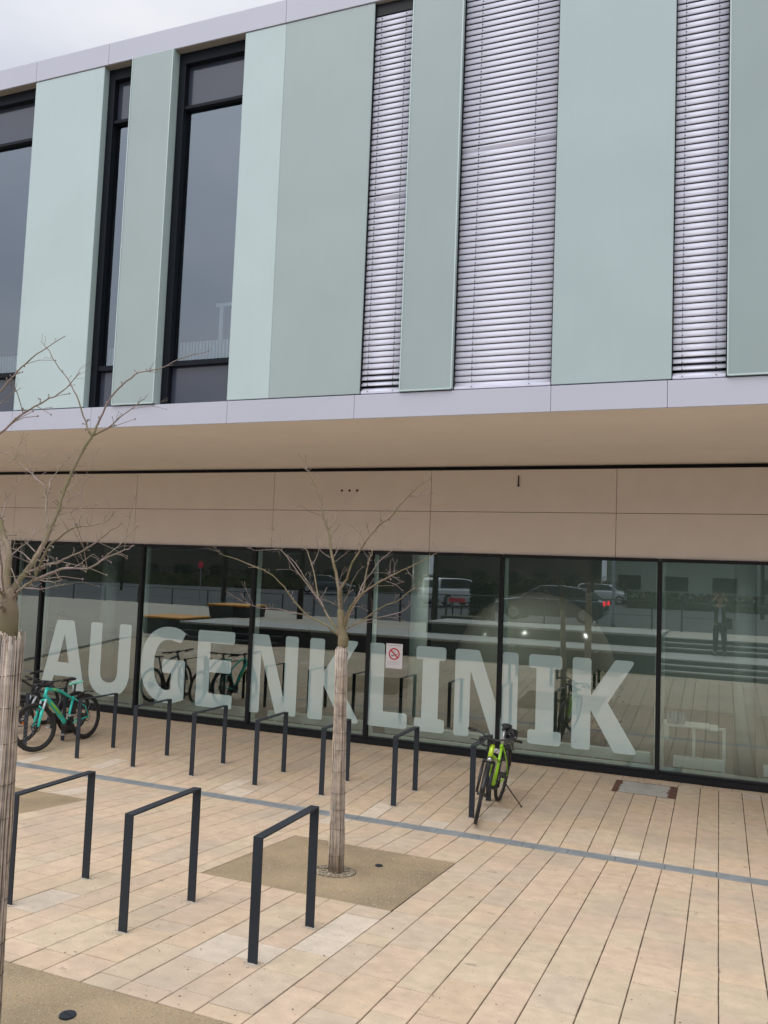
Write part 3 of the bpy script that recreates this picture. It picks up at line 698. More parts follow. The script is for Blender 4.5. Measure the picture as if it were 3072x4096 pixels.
ci = MB(); rot = Matrix.Rotation(R(-16), 3, 'Y'); ci.box(cx-.056,cx-.008,yy-.0018,yy-.0014,cz-.028,cz-.013,rot,(cx,yy,cz-.012)); ci.box(cx+.010,cx+.056,yy-.0018,yy-.0014,cz-.028,cz-.013,rot,(cx,yy,cz-.012))
for i in range(9):
    t = i/8; a = cx+.006+.016*math.sin(t*7); z = cz+.012+t*.046; ci.box(a-.003,a+.003,yy-.0018,yy-.0014,z-.003,z+.004)
N_('cigarette_symbol', ci, m_ink)
tx = MB(); rg = random.Random(8)
def textline(mb, x0, x1, z, h):
    x = x0
    while x < x1-.006:
        w_ = rg.uniform(.008,.026); mb.box(x,min(x+w_,x1),yy-.0018,yy-.0014,z,z+h); x += w_+.004
textline(tx, X0+.025, X1-.03, ZB-.035, .009); N_('printed_text', tx, m_gink)
tx = MB()
for i, z in enumerate((1.398,1.385,1.364,1.350)): textline(tx, X0+.03, X1-.03-(.05 if i % 2 else 0), z, .004)
textline(tx, X0+.01, X0+.035, 1.315, .008); textline(tx, X0+.03, X1-.02, 1.297, .003); N_('printed_text', tx, m_gink)

# ================================================================ bicycle stands
m_post = mat('anthracite_steel', (.020,.026,.034), .5, spec=.3, noise=.15, nscale=4, bump=.08, bscale=300)
m_grout = mat('grout', (.40,.35,.28), .95, bump=.6, bscale=90, noise=.2, nscale=30)
def make_stand(x, ya, yb, zt):
    t = empty('bicycle_stand', (x,ya,gz(ya)), 'dark grey flat steel bicycle hoop', 'bicycle stand')
    w_, th = .035, .0125
    def leg(y0, y1):
        b = MB(); b.box(x-w_,x+w_,y0,y1,gz(y0)-.03,zt-th-.0005); return b
    local(leg(ya-th/2, ya+th/2).build('post', m_post, bevel=.0015), t)
    local(leg(yb-th/2, yb+th/2).build('post', m_post, bevel=.0015), t)
    local(MB().box(x-w_,x+w_,ya-th/2,yb+th/2,zt-th,zt).build('top_bar', m_post, bevel=.0015), t)
    for y in (ya, yb):
        b = MB(); rg = random.Random(int(x*37+y*11)); n = 18
        ring = []
        for i in range(n):
            a = 2*PI*i/n; rr = rg.uniform(.85,1.2); px = x+.062*rr*math.cos(a); py = y+.036*rr*math.sin(a); ring.append((px,py,gz(py)+.0005))
        k = len(b.v); b.v += ring; b.v.append((x,y,gz(y)+.006))
        for i in range(n): b.face((k+i,k+(i+1) % n,k+n))
        local(b.build('grout', m_grout, smooth=True), t)
    return t
near_lab = ['front row hoop nearest the left tree trunk','middle hoop of the three in the front row','front row hoop standing beside the thin tree']
for i, x in enumerate((-4.84,-3.80,-2.768)):
    t = make_stand(x, 4.90, 5.718, 1.150); t['label'] = 'dark grey steel '+near_lab[i]; t['group'] = 'bicycle stands in the front row'
far = [(-10.87,'hoop at the far left end of the rear row'),(-9.85,'rear row hoop with the teal bicycle leaning on it'),(-8.835,'rear row hoop just right of the teal bicycle wheel'),(-7.815,'rear row hoop below the letter G'),
       (-6.811,'rear row hoop below the letter E'),(-5.795,'rear row hoop below the first K, left of the thin tree trunk'),(-4.796,'rear row hoop partly hidden behind the thin tree trunk'),(-3.786,'rear row hoop between the thin tree and the lime bicycle'),(-2.768,'rear row hoop with the lime green bicycle leaning on it')]
far = [f for f in far]
for x, l in far:
    if x == -5.795: l = 'rear row hoop left of the thin tree trunk'
    if x == -4.796: l = 'rear row hoop crossed by the thin tree trunk'
    t = make_stand(x, 10.085, 10.888, .826); t['label'] = 'dark grey steel '+l; t['group'] = 'bicycle stands in the rear row'

# ================================================================ trees
m_bark = mat('bark', (.13,.115,.045), .9, col2=(.23,.175,.125), nscale=7, bump=.6, bscale=60, dist=.004, attr=True)
m_twig = mat('twig_bark', (.12,.095,.06), .85, col2=(.32,.25,.205), nscale=3.0, bump=.3, bscale=90)
m_bud = mat('bud', (.10,.06,.045), .8)
m_reed = mat('reed', (.45,.375,.30), .85, attr=True, noise=.25, nscale=18)
m_wire = mat('tie_wire', (.07,.05,.04), .7)
m_stone = mat('gravel_stones', (.27,.235,.175), .9, noise=.5, nscale=25)
TWC = (1.22,1.17,1.6)
def smooth_line(P, sub=3):
    P = [Vector(p) for p in P]; out = []
    for i in range(len(P)-1):
        p0 = P[max(i-1,0)]; p1 = P[i]; p2 = P[i+1]; p3 = P[min(i+2,len(P)-1)]
        for k in range(sub):
            t = k/sub; out.append(.5*((2*p1)+(p2-p0)*t+(2*p0-5*p1+4*p2-p3)*t*t+(3*p1-p0-3*p2+p3)*t**3))
    out.append(P[-1]); return out
def trunk_and_crown(t, limbs, trunk_pts, trunk_r, seed, extra=0):
    rg = random.Random(seed)
    tr = MB().tube(smooth_line(trunk_pts, 4), interp(trunk_r, (len(trunk_pts)-1)*4+1), 14)
    local(tr.build('trunk', m_bark, smooth=True, attr=True), t)
    tw = MB()
    def spur(p, dirv, ln, r):
        q = p+dirv*ln*.5+Vector((rg.uniform(-1,1),rg.uniform(-1,1),rg.uniform(-.2,1)))*ln*.12; e = p+dirv*ln
        tw.col = TWC; tw.tube([p, q, e], [r, r*.8, r*.6], 5, cap=False); tw.sphere(e, r*1.75, 6, 4, (1,1,1.35))
        if ln > .09 and rg.random() < .7:
            d2 = (dirv+Vector((rg.uniform(-1,1),rg.uniform(-1,1),rg.uniform(-.3,1)))*.8).normalized(); spur(q, d2, ln*.45, r*.75)
    for r0, r1, c in limbs:
        P_ = [Vector(c[i:i+3]) for i in range(0, len(c), 3)]
        S_ = smooth_line(P_, 3); n = len(S_)
        # slight natural crookedness
        for i in range(2, n-1): S_[i] = S_[i]+Vector((rg.uniform(-1,1),rg.uniform(-1,1),rg.uniform(-1,1)))*.0035
        rad = [r0+(r1-r0)*(i/(n-1))**.75 for i in range(n)]
        tw.col = (1,1,1) if r0 > .0085 else TWC; tw.tube(S_, rad, 8 if r0 > .0085 else 6, cap=True)
        Lg = sum((S_[i+1]-S_[i]).length for i in range(n-1)); cnt = int(Lg*17)
        for _ in range(cnt):
            i = rg.randrange(1, n-1); tt = rg.random(); p = S_[i]*(1-tt)+S_[i+1]*tt; ax = (S_[i+1]-S_[i]).normalized()
            rr = rad[i]
            if rr > .017: continue
            o_ = ax.orthogonal().normalized(); o_.rotate(Matrix.Rotation(rg.uniform(0,2*PI),3,ax)); d_ = (o_*.9+ax*.55+Vector((0,0,.25))).normalized()
            ln = rg.choice((.018,.025,.035,.05)) if rg.random() < .80 else rg.uniform(.08,.26)
            spur(p, d_, ln, max(.0011, min(.0026, rr*.5)))
    local(tw.build('crown', m_bark, smooth=True, attr=True), t)
def interp(vals, n):
    out = []
    for i in range(n):
        f = i/(n-1)*(len(vals)-1); k = min(int(f), len(vals)-2); out.append(vals[k]*(1-(f-k))+vals[k+1]*(f-k))
    return out
def reed_wrap(t, x, y, z0, z1, r0, r1, seed, n=78):
    rg = random.Random(seed); m = MB()
    for k in range(n*2):
        an = 2*PI*(k+rg.uniform(-.35,.35))/n; layer = k//n; s0 = -.02 if layer == 0 else 0
        segs = 7; zt = z1+rg.uniform(-.05,.02)+(rg.uniform(-.1,.03) if rg.random() < .1 else 0)
        v = rg.uniform(.62,1.35); w_ = rg.random(); m.col = (v*(1.02 if w_ < .5 else .96), v*.98, v*(.92 if w_ < .4 else 1.03))
        if rg.random() < .12: m.col = tuple(.5*q for q in m.col)
        out = rg.uniform(-.004,.008)-(.006 if layer else 0); wob = rg.uniform(-.035,.035); pts = []
        for i in range(segs+1):
            f = i/segs; z = z0+(zt-z0)*f; rr = r0+(r1-r0)*f+out+.004*math.sin(i*2.3+k)+(.012*rg.random() if (f > .95 and rg.random() < .4) else 0)
            a2 = an+wob*math.sin(f*3)+(.06*(f-.5) if rg.random() < .1 else 0); pts.append((x+rr*math.cos(a2), y+rr*math.sin(a2), z))
        m.tube(pts, rg.uniform(.0026,.0048), 5, cap=True)
    local(m.build('reed_wrap', m_reed, smooth=True, attr=True), t)
    z = z0+.16
    while z < z1-.05:
        f = (z-z0)/(z1-z0); wr = MB().ring((x,y,z),(rg.uniform(-.09,.09),rg.uniform(-.09,.09),1), r0+(r1-r0)*f+.009, .0016, 36, 5); z += rg.uniform(.14,.24)
        local(wr.build('tie_wire', m_wire), t)
def stones(t, x, y, r, seed, n=420):
    rg = random.Random(seed); m = MB()
    for _ in range(n):
        a = rg.uniform(0,2*PI); q = r*math.sqrt(rg.random()); px, py = x+q*math.cos(a), y+q*math.sin(a); s = rg.uniform(.004,.011)
        m.sphere((px,py,gz(py)+s*.3), s, 6, 4, (rg.uniform(.7,1.3),rg.uniform(.7,1.3),rg.uniform(.5,.9)), Matrix.Rotation(rg.uniform(0,3),3,'Z'))
    o = m.build('stones', m_stone); tag(o, kind='stuff'); local(o, t)
    b = MB(); b.ring((x,y,gz(y)-.002),(0,.09,1), r+.004, .0035, 48, 6); local(b.build('root_ring', m_wire), t)
t = empty('young_tree', (-3.235,7.16,gz(7.16)), 'thin bare young tree with reed wrapped trunk in the gravel square before the glass wall', 'tree', 'young bare trees with reed wrapped trunks')
bx_, by_ = -3.235, 7.19
trunk_and_crown(t, CENTRE_LIMBS, [(bx_,by_,gz(by_)-.05),(-3.25,7.20,.8),(-3.275,7.22,1.5),(-3.295,7.25,2.10),(-3.290,7.25,2.20),(-3.288,7.25,2.25),(-3.300,7.25,2.32),(-3.315,7.25,2.42),(-3.335,7.262,2.52)], [.055,.046,.042,.040,.050,.052,.040,.036,.030], 21)
reed_wrap(t, bx_, by_, gz(by_)-.01, 2.17, .066, .045, 31, 60)
# the wrap follows the slight lean of the trunk
w_o = [c for c in kids(t) if c.name.startswith(('reed_wrap','tie_wire'))]
for c in w_o:
    for v in c.data.vertices:
        f = (v.co.z-.1)/2.1; v.co.x += -.060*f; v.co.y += .055*f
stones(t, bx_-.02, by_, .195, 5, 330)
t = empty('young_tree', (-3.29,3.2,gz(3.2)), 'bare young tree with reed wrapped trunk at the left edge, nearest the viewer', 'tree', 'young bare trees with reed wrapped trunks')
trunk_and_crown(t, LEFT_LIMBS, [(-3.29,3.2,gz(3.2)-.05),(-3.29,3.2,1.2),(-3.29,3.2,2.0),(-3.292,3.2,2.45),(-3.292,3.2,2.55),(-3.294,3.2,2.62),(-3.297,3.2,2.66),(-3.300,3.2,2.70),(-3.302,3.2,2.745)], [.070,.066,.060,.052,.053,.053,.048,.039,.022], 22)
reed_wrap(t, -3.29, 3.2, gz(3.2)-.01, 2.52, .086, .072, 33, 92)
stones(t, -3.29, 3.2, .195, 6, 120)

# small round drain covers in the gravel
for i, (x, y, l) in enumerate(((-3.275,3.795,'small round iron cap with a row of holes in the nearest gravel square'),(-2.985,7.62,'small round iron cap in the gravel right behind the thin tree'))):
    cp = empty('round_drain_cover', (x,y,gz(y)), l, 'drain cap', 'small drain caps in the gravel')
    rt_ = Matrix.Rotation(-math.atan(.0898)*(1 if y > 4 else .1), 3, 'X')
    b = MB(); b.tube([Vector((x,y,gz(y)-.02)),Vector((x,y,gz(y)))+rt_@Vector((0,0,.006))], .045 if i == 0 else .037, 28); local(b.build('lid', m_grate if False else m_post, bevel=.002), cp)
    b = MB()
    for k in range(-2,3): 
        p = Vector((x+k*.014,y-k*.003,gz(y-k*.003))); b.tube([p+Vector((0,0,.005)),p+Vector((0,0,.0072))], .0048, 10)
    local(b.build('hole', m_dark), cp)

# ================================================================ bicycles
m_tyre = mat('tyre', (.022,.021,.020), .85); m_rim = mat('rim', (.03,.03,.032), .4); m_spoke = mat('spoke', (.35,.35,.36), .35, metal=.8)
m_blkp = mat('black_plastic', (.016,.016,.018), .5); m_silver = mat('silver_metal', (.55,.55,.57), .3, metal=.8)
m_teal = mat('teal_paint', (.015,.56,.46), .3, coat=.4); m_teal2 = mat('pale_teal', (.25,.72,.60), .45); m_lime = mat('lime_paint', (.30,.62,.012), .3, coat=.4); m_lime2 = mat('yellow_green_paint', (.50,.70,.03), .3, coat=.4)
m_bframe = mat('black_paint', (.02,.022,.028), .3, coat=.4); m_stan = mat('stanchion', (.50,.55,.60), .35); m_orange = mat('reflector', (.75,.14,.02), .4)
def bicycle(name, label, loc, heading, lean, steer, R_=.36, wb=1.12, frame_m=None, fork_m=None, acc=None, saddle_m=None, mtb=True, tyre_w=.027, fenders=False, kick=False, light=False, group=None, rimw=None):
    """built in its own axes: +x forward, z up, rear contact at origin"""
    t = empty(name, loc, label, 'bicycle', group)
    t.rotation_mode = 'XYZ'
    M = Matrix.Rotation(heading, 4, 'Z')@Matrix.Rotation(lean, 4, 'X'); t.rotation_euler = M.to_euler()
    def add(nm, mb, m, par=None, sm=True, bevel=0):
        o = mb.build(nm, m, smooth=sm, bevel=bevel); o.parent = par or t; return o
    V = Vector
    bb = V((.44,0,.29)); rear = V((0,0,R_)); front = V((wb,0,R_))
    ht = V((wb-.27,0,R_+.56 if mtb else R_+.52)); hb = ht+V((.055,0,-.13)); crown = hb+V((.02,0,-.045))
    st = bb+V((-.155,0,.43 if mtb else .50)); sadp = st+V((-.055,0,.15)); 
    fr = MB()
    if mtb:
        fr.tube(smooth_line([ht+V((.008,0,-.02)), ht*.55+st*.45+V((0,0,.015)), st+V((.01,0,-.04))], 5), interp([.030,.024,.017],11), 10)
        fr.tube(smooth_line([hb+V((0,0,.02)), hb*.5+bb*.5+V((-.01,0,.01)), bb+V((.03,0,.02))], 5), interp([.032,.038,.034],11), 12)
    else:
        fr.tube([ht+V((.02,0,-.10)), st+V((.03,0,-.22))], .020, 10); fr.tube(smooth_line([hb, hb*.5+bb*.5+V((.0,0,-.02)), bb+V((.02,0,.02))],5), .034, 12)
    fr.tube([bb, st], .019, 10); fr.tube([ht+V((-.004,0,.01)), hb+V((.004,0,-.01))], .027, 12)
    for s in (-1, 1):
        fr.tube([bb+V((-.03,s*.03,0)), V((.12,s*.055,R_-.015)), rear+V((0,s*.065,0))], .011, 8); fr.tube([st+V((0,s*.02,-.03)), V((.06,s*.05,R_+.17)), rear+V((0,s*.065,0))], .008, 8)
    F = add('frame', fr, frame_m)
    if acc:
        a = MB(); p, q = hb*.80+bb*.20, hb*.30+bb*.70
        for s in (-1, 1): a.tube([p+V((0,s*.031,.004)), (p+q)/2+V((0,s*.035,.006)), q+V((0,s*.032,.004))], [.010,.017,.008], 8)
        for s in (-1, 1): a.tube([ht*.82+st*.18+V((0,s*.016,.006)), ht*.62+st*.38+V((0,s*.013,.006))], [.016,.010], 8)
        add('stripe', a, acc, F)
    def wheel(nm, c, tw_, par):
        ty = MB().ring(c, (0,1,0), R_-tw_, tw_, 56, 10); T = add('tyre', ty, m_tyre, None)
        T.name = nm; T.parent = par
        r = MB().ring(c, (0,1,0), R_-tw_*2-.004, .010, 56, 6, 1.0); rr = add('rim', r, rimw or m_rim, T)
        sp = MB(); rg = random.Random(2)
        for k in range(28):
            a = 2*PI*k/28; s = 1 if k % 2 else -1; h_ = c+V((math.cos(a+.5*s)*.022, s*.028, math.sin(a+.5*s)*.022)); e = c+V((math.cos(a)*(R_-tw_*2-.004),0,math.sin(a)*(R_-tw_*2-.004))); sp.tube([h_, e], .0012, 4, cap=False)
        add('spoke', sp, m_spoke, T)
        hu = MB().tube([c+V((0,-.05,0)), c+V((0,.05,0))], .018, 12).ring(c+V((0,.036,0)), (0,1,0), .072, .007, 28, 4, .2).ring(c+V((0,.036,0)), (0,1,0), .03, .006, 18, 4, .2) if mtb else MB().tube([c+V((0,-.06,0)), c+V((0,.06,0))], .022, 12)
        add('hub', hu, m_rim, T); return T
    wheel('rear_wheel', rear, tyre_w, t)
    # steering assembly turns about the head tube
    piv = hb; axis = (ht-hb).normalized(); RS = Matrix.Translation(piv)@Matrix.Rotation(steer, 4, axis)@Matrix.Translation(-piv)
    def turn(o):
        for v in o.data.vertices: v.co = RS@v.co
        o.data.update(); return o
    W_ = wheel('front_wheel', front, tyre_w, t)
    turn(W_)
    for c in kids(W_): turn(c)
    fk = MB(); fk.tube([crown+V((0,-.075,0)), crown+V((0,.075,0))], .020, 10)
    for s in (-1, 1): fk.tube([(crown*.62+front*.38 if mtb else crown)+V((.0,s*.066,0)), crown*.5+front*.5+V((.004,s*.066,.0)), front+V((-.02,s*.066,0))], [.022,.024,.019] if mtb else [.016,.019,.015], 10)
    if mtb: fk.tube([crown*.62+front*.38+V((.012,-.066,.02)), crown*.62+front*.38+V((.035,0,.09)), crown*.62+front*.38+V((.012,.066,.02))], .014, 8)
    Fk = turn(add('fork', fk, fork_m or frame_m))
    if mtb:
        s1 = MB()
        for s in (-1,1): s1.tube([crown+V((0,s*.066,.004)), crown*.58+front*.42+V((0,s*.066,0))], .0175, 10)
        turn(add('stanchion', s1, m_stan, Fk))
    hbm = MB(); top = ht+axis*.045; stem = top+V((.065,0,.02)); hw = .35 if mtb else .31
    hbm.tube([ht, top+axis*.02], .017, 10); hbm.tube([top, stem], .019, 10)
    if mtb: hbm.tube(smooth_line([stem+V((-.035,-hw,.022)), stem+V((-.01,-.14,.018)), stem+V((0,0,0)), stem+V((-.01,.14,.018)), stem+V((-.035,hw,.022))],4), .012, 8)
    else: hbm.tube(smooth_line([stem+V((-.17,-hw,.045)), stem+V((-.05,-.20,.075)), stem+V((0,0,.02)), stem+V((-.05,.20,.075)), stem+V((-.17,hw,.045))],4), .012, 8)
    H_ = turn(add('handlebar', hbm, m_blkp if mtb else m_rim))
    for s in (-1, 1):
        g = MB()
        if mtb: g.tube([stem+V((-.025,s*(hw-.11),.020)), stem+V((-.037,s*(hw+.02),.023))], .0175, 10)
        else: g.tube([stem+V((-.11,s*(hw-.07),.060)), stem+V((-.185,s*(hw+.02),.043))], .0185, 10)
        turn(add('grip', g, m_blkp, H_))
        b_ = MB(); b_.tube([stem+V((.01,s*(hw-.17),.0)), stem+V((.05,s*(hw-.13),-.015)), stem+V((.04,s*(hw-.04),-.02))], .006, 6); b_.box(*(lambda c: (c.x-.02,c.x+.03,c.y-.025,c.y+.025,c.z-.02,c.z+.018))(stem+V((0,s*(hw-.16),.005)))); turn(add('brake_lever', b_, m_blkp, H_))
        c_ = MB(); c_.tube(smooth_line([stem+V((.04,s*(hw-.14),-.01)), stem+V((.11,s*.10,-.02)), stem+V((.08,s*.03,-.14)), crown+V((.0,s*.05,.02))],4), .003, 5); turn(add('cable', c_, m_blkp, H_))
    dp = MB(); dp.box(stem.x-.035,stem.x+.03,-.04,.04,stem.z+.012,stem.z+.032); turn(add('display', dp, m_blkp, H_, sm=False, bevel=.004))
    sd_ = MB(); n0 = sadp+V((.14,0,.045)); bk = sadp+V((-.13,0,.065))
    prof = [(.145,.012,.0),(.09,.020,.006),(.02,.034,.006),(-.05,.062,.008),(-.10,.076,.014),(-.125,.062,.018)]
    k = len(sd_.v)
    for dx, hw_, dz in prof:
        for a in range(10):
            th = 2*PI*a/10; sd_.v.append((sadp.x+dx, hw_*math.cos(th), sadp.z+.052+dz+.018*math.sin(th)*(1 if math.sin(th) > 0 else 1.1)))
    for i in range(5):
        for a in range(10): sd_.face((k+i*10+a, k+i*10+(a+1) % 10, k+(i+1)*10+(a+1) % 10, k+(i+1)*10+a))
    sd_.face(tuple(k+a for a in range(10))[::-1]); sd_.face(tuple(k+50+a for a in range(10)))
    SD = add('saddle', sd_, saddle_m or m_blkp)
    add('seat_post', MB().tube([st-V((0,0,.02)), sadp+V((0,0,.05))], .0165, 10).tube([sadp+V((-.06,0,.045)), sadp+V((.06,0,.045))], .011, 8), m_silver if not mtb else m_blkp)
    dr_ = MB(); dr_.tube([bb+V((0,-.05,0)), bb+V((0,.05,0))], .085 if mtb else .035, 24); dr_.box(bb.x-.09,bb.x+.07,-.042,.042,bb.z-.03,bb.z+.06)
    add('motor' if mtb else 'bottom_bracket', dr_, m_blkp, sm=False, bevel=.008)
    cr_ = MB(); cr_.tube([bb+V((0,-.06,0)), bb+V((0,-.064,0))], .075, 26)
    ca = R(250)
    for s in (-1, 1):
        e = bb+V((math.cos(ca)*.17*s*-1, s*.075, math.sin(ca)*.17*s*-1)); cr_.tube([bb+V((0,s*.06,0)), e], .011, 8)
        pdl = MB().box(e.x-.045,e.x+.045,e.y+(.0 if s > 0 else -.09),e.y+(.09 if s > 0 else .0),e.z-.012,e.z+.012); add('pedal', pdl, m_silver if mtb else m_blkp, sm=False, bevel=.004)
    add('crank', cr_, m_blkp)
    ch = MB()
    for s in (-1, 1): ch.tube([bb+V((0,-.062,s*.068)), rear+V((0,-.055,s*.042))], .0045, 5)
    ch.tube([rear+V((0,-.045,0)), rear+V((0,-.062,0))], .055, 22); ch.tube([rear+V((.0,-.06,-.05)), rear+V((.03,-.062,-.11))], .014, 8); add('chain', ch, m_rim)
    if fenders:
        for nm, c_, a0, a1, ro in (('mudguard', rear, 20 if not mtb else 45, 175 if not mtb else 120, R_+.02), ('mudguard', front, 20, 150, R_+.018)):
            if mtb and c_ is front: continue
            g = MB(); prev = None
            for i in range(15):
                a = R(a0+(a1-a0)*i/14); dx, dz = math.cos(a), math.sin(a); rr = ro+(.0 if not mtb else .05*(i/14)); row = [c_+V((dx*(rr-.010), -.030, dz*(rr-.010))), c_+V((dx*rr,0,dz*rr)), c_+V((dx*(rr-.010), .030, dz*(rr-.010)))]
                k = len(g.v); g.v += [tuple(q) for q in row]
                if i: g.face((k-3,k-2,k+1,k)); g.face((k-2,k-1,k+2,k+1))
            o = add(nm, g, m_blkp); so_ = o.modifiers.new('thick','SOLIDIFY'); so_.thickness = .003
            if c_ is front: turn(o)
    if kick:
        k_ = MB().tube([V((.03,.07,.20)), V((-.0,.30,.02-0))], .009, 8); return t, add, turn, dict(stem=stem, crown=crown, sadp=sadp, rear=rear, front=front, ht=ht, hb=hb, bb=bb)
    return t, add, turn, dict(stem=stem, crown=crown, sadp=sadp, rear=rear, front=front, ht=ht, hb=hb, bb=bb)
V = Vector
# heading: bike +x points to the viewer side (-Y)
t, add, turn, q = bicycle('mountain_bicycle','teal and lime green electric mountain bicycle leaning on a hoop by the left tree',(-9.66,11.205,gz(11.2)), R(-90)+R(2.5), R(5.0), R(-18), .363, 1.15, m_teal, m_teal, m_lime, m_teal2, True, .031, fenders=True)
add('reflector', MB().box(q['front'].x-.02,q['front'].x+.02,-.001,.004,q['front'].z+.18,q['front'].z+.2), m_orange, sm=False)
t, add, turn, q = bicycle('mountain_bicycle','black bicycle behind the teal one, its front wheel seen through the frame',(-10.17,11.42,gz(11.4)), R(-90)+R(-2), R(-6.0), R(-12), .355, 1.12, m_bframe, m_bframe, None, None, True, .028)
add('reflector', MB().box(q['front'].x+.0,q['front'].x+.04,.07,.08,q['front'].z-.02,q['front'].z+.02), m_orange, sm=False)
t, add, turn, q = bicycle('mountain_bicycle','dark bicycle with raised handlebar half hidden behind the left tree trunk',(-11.05,11.75,gz(11.7)), R(-90)+R(3), R(4.0), R(-16), .36, 1.12, m_bframe, m_bframe, None, None, True, .028)
t, add, turn, q = bicycle('city_bicycle','lime green city bicycle on a kickstand beside the right hand hoop of the rear row',(-2.655,10.985,gz(10.98)), R(-90)+R(1.0), R(-6.5), R(11), .352, 1.13, m_lime, m_blkp, None, m_blkp, False, .022, fenders=True)
H = q['ht']; s_ = MB().tube([q['ht']+V((-.004,0,.015)), q['hb']+V((.004,0,-.015))], .030, 14); add('head_tube_cover', s_, m_lime2)
add('badge', MB().box(H.x+.05,H.x+.056,-.016,.016,H.z-.115,H.z-.07), m_paper, sm=False)
# front lamp, rear carrier with coiled lock, kickstand, straight cage
lp = MB(); c = q['crown']+V((.035,0,.035)); lp.sphere(c, .034, 14, 10, (.8,1,1)); LB = add('headlight', turn_o := lp, m_blkp); turn(LB)
ll = MB(); ll.sphere(c+V((.014,0,0)), .028, 14, 10, (.8,1,1)); o = add('lens', ll, m_silver, LB); turn(o)
rk = MB(); z = q['rear'].z+.40
for s in (-1,1): rk.tube([V((.20,s*.06,z)),V((-.22,s*.07,z))], .006, 6); rk.tube([V((-.05,s*.075,z)), q['rear']+V((0,s*.075,0))], .006, 6)
for x in (-.22,-.08,.06,.2): rk.tube([V((x,-.065,z)),V((x,.065,z))], .006, 6)
add('carrier', rk, m_blkp)
ck = MB()
for i in range(9): ck.ring(q['sadp']+V((-.06+.016*i,.05+.004*i,.0-.004*i)), (1,.25*math.sin(i),.3), .052+.006*(i % 2), .009, 22, 6)
for i in range(5): ck.ring(q['sadp']+V((-.02,.10,.02-.012*i)), (.3,.3*math.sin(i*2),1), .060, .008, 22, 6)
add('cable_lock', ck, m_blkp)
ck = MB()
for i in range(3): ck.ring(q['ht']+V((.04+.012*i,-.06-.02*i,.05)), (1,.5,.1*i), .06, .006, 22, 6)
o = add('cable_bundle', ck, m_blkp); turn(o)
bx = MB().box(q['stem'].x+.02,q['stem'].x+.07,.03,.10,q['stem'].z-.11,q['stem'].z-.06); o = add('lamp_unit', bx, m_silver, sm=False, bevel=.006); turn(o)
# kickstand foot at world (-2.32,10.88): solve in the bike's own axes
bpy.context.view_layer.update()
Mi = t.matrix_world.inverted(); foot = Mi@V((-2.32,10.84,gz(10.84)+.004)); kt = V((.06,.05 if foot.y > 0 else -.05,.27))
add('kickstand', MB().tube([kt, foot*.5+kt*.5, foot], [.010,.008,.007], 8).tube([foot+V((-.018,0,0)), foot+V((.02,0,0))], .010, 8), m_blkp)
# ================================================================ behind the glass
m_metalw = mat('pale_enamel', (.76,.82,.80), .4)
def low_radiator(a, b, l, y=13.56):
    t = empty('low_radiator', ((a+b)/2,y,-.02), l, 'radiator', 'low radiators behind the glass')
    local(MB().box(a,b,y,y+.13,.145,.30).build('body', m_metalw, bevel=.006), t)
    f = MB(); x = a+.12
    while x < b: f.box(x,x+.03,y+.04,y+.09,-.02,.1445); x += .56
    local(f.build('leg', m_metalw), t)
    local(MB().tube([(a+.5,y+.02,.06),(a+.62,y+.02,.06)], .022, 12).build('valve', m_silver, smooth=True), t)
for a, b, l in ((-12.5,-10.5,'long low pale radiator behind the glass under the letters A and U'),(-10.1,-8.0,'long low pale radiator behind the glass under the letters G and E'),(-7.6,-5.75,'long low pale radiator behind the glass under the first N and K'),
                (-5.3,-3.5,'long low pale radiator behind the glass under the letter L'),(-3.05,-.95,'long low pale radiator behind the glass under the last letter K'),(-.62,.10,'short low pale radiator behind the glass under the white table frame'),(.62,1.4,'low pale radiator at the right edge behind the round column')):
    low_radiator(a, b, l)
dk = empty('table', (-.32,14.0,-.02), 'white framed table standing behind the glass in the rightmost bay', 'table')
local(MB().box(-.80,-.12,13.85,14.35,.69,.715).box(-.1195,.0,13.85,14.35,.675,.70).build('table_top', m_metalw, bevel=.003), dk)
for x in (-.34,.09): local(MB().box(x-.022,x+.022,13.88,13.92,-.02,.688).build('leg', m_metalw), dk)
local(MB().box(.0005,.112,13.88,13.92,.689,.729).build('rail', m_metalw), dk)
local(MB().box(-.79,-.70,13.84,13.86,.50,.688).build('drawer_front', m_metalw), dk)
m_plast = mat('clear_plastic', (.42,.48,.55), .25)
bg_ = empty('plastic_bottles', (-.6,14.1,.715), 'bunch of pale clear bottles standing on the white table behind the glass', 'bottles')
for i in range(5):
    x = -.72+.055*i; b = MB().tube([(x,14.05+.03*(i % 2),.716),(x,14.05+.03*(i % 2),.84),(x,14.05+.03*(i % 2),.87),(x,14.05+.03*(i % 2),.90)], [.026,.026,.012,.011], 12); local(b.build('bottle', m_plast, smooth=True), bg_)
m_dome = mat('grey_dome', (.33,.33,.28), .16, spec=.25, noise=.04, nscale=2)
dm = MB().sphere((-3.45,16.9,1.02), 1.60, 64, 40); dm = dm.build('dome', m_dome, smooth=True); tag(dm, 'big round grey dome standing in the hall behind the letters N and I', 'dome')
m_lamp = bpy.data.materials.new('lamp_glow'); m_lamp.use_nodes = True; e_ = m_lamp.node_tree.nodes['Principled BSDF']; e_.inputs['Emission Color'].default_value = (1,.93,.75,1); e_.inputs['Emission Strength'].default_value = 40
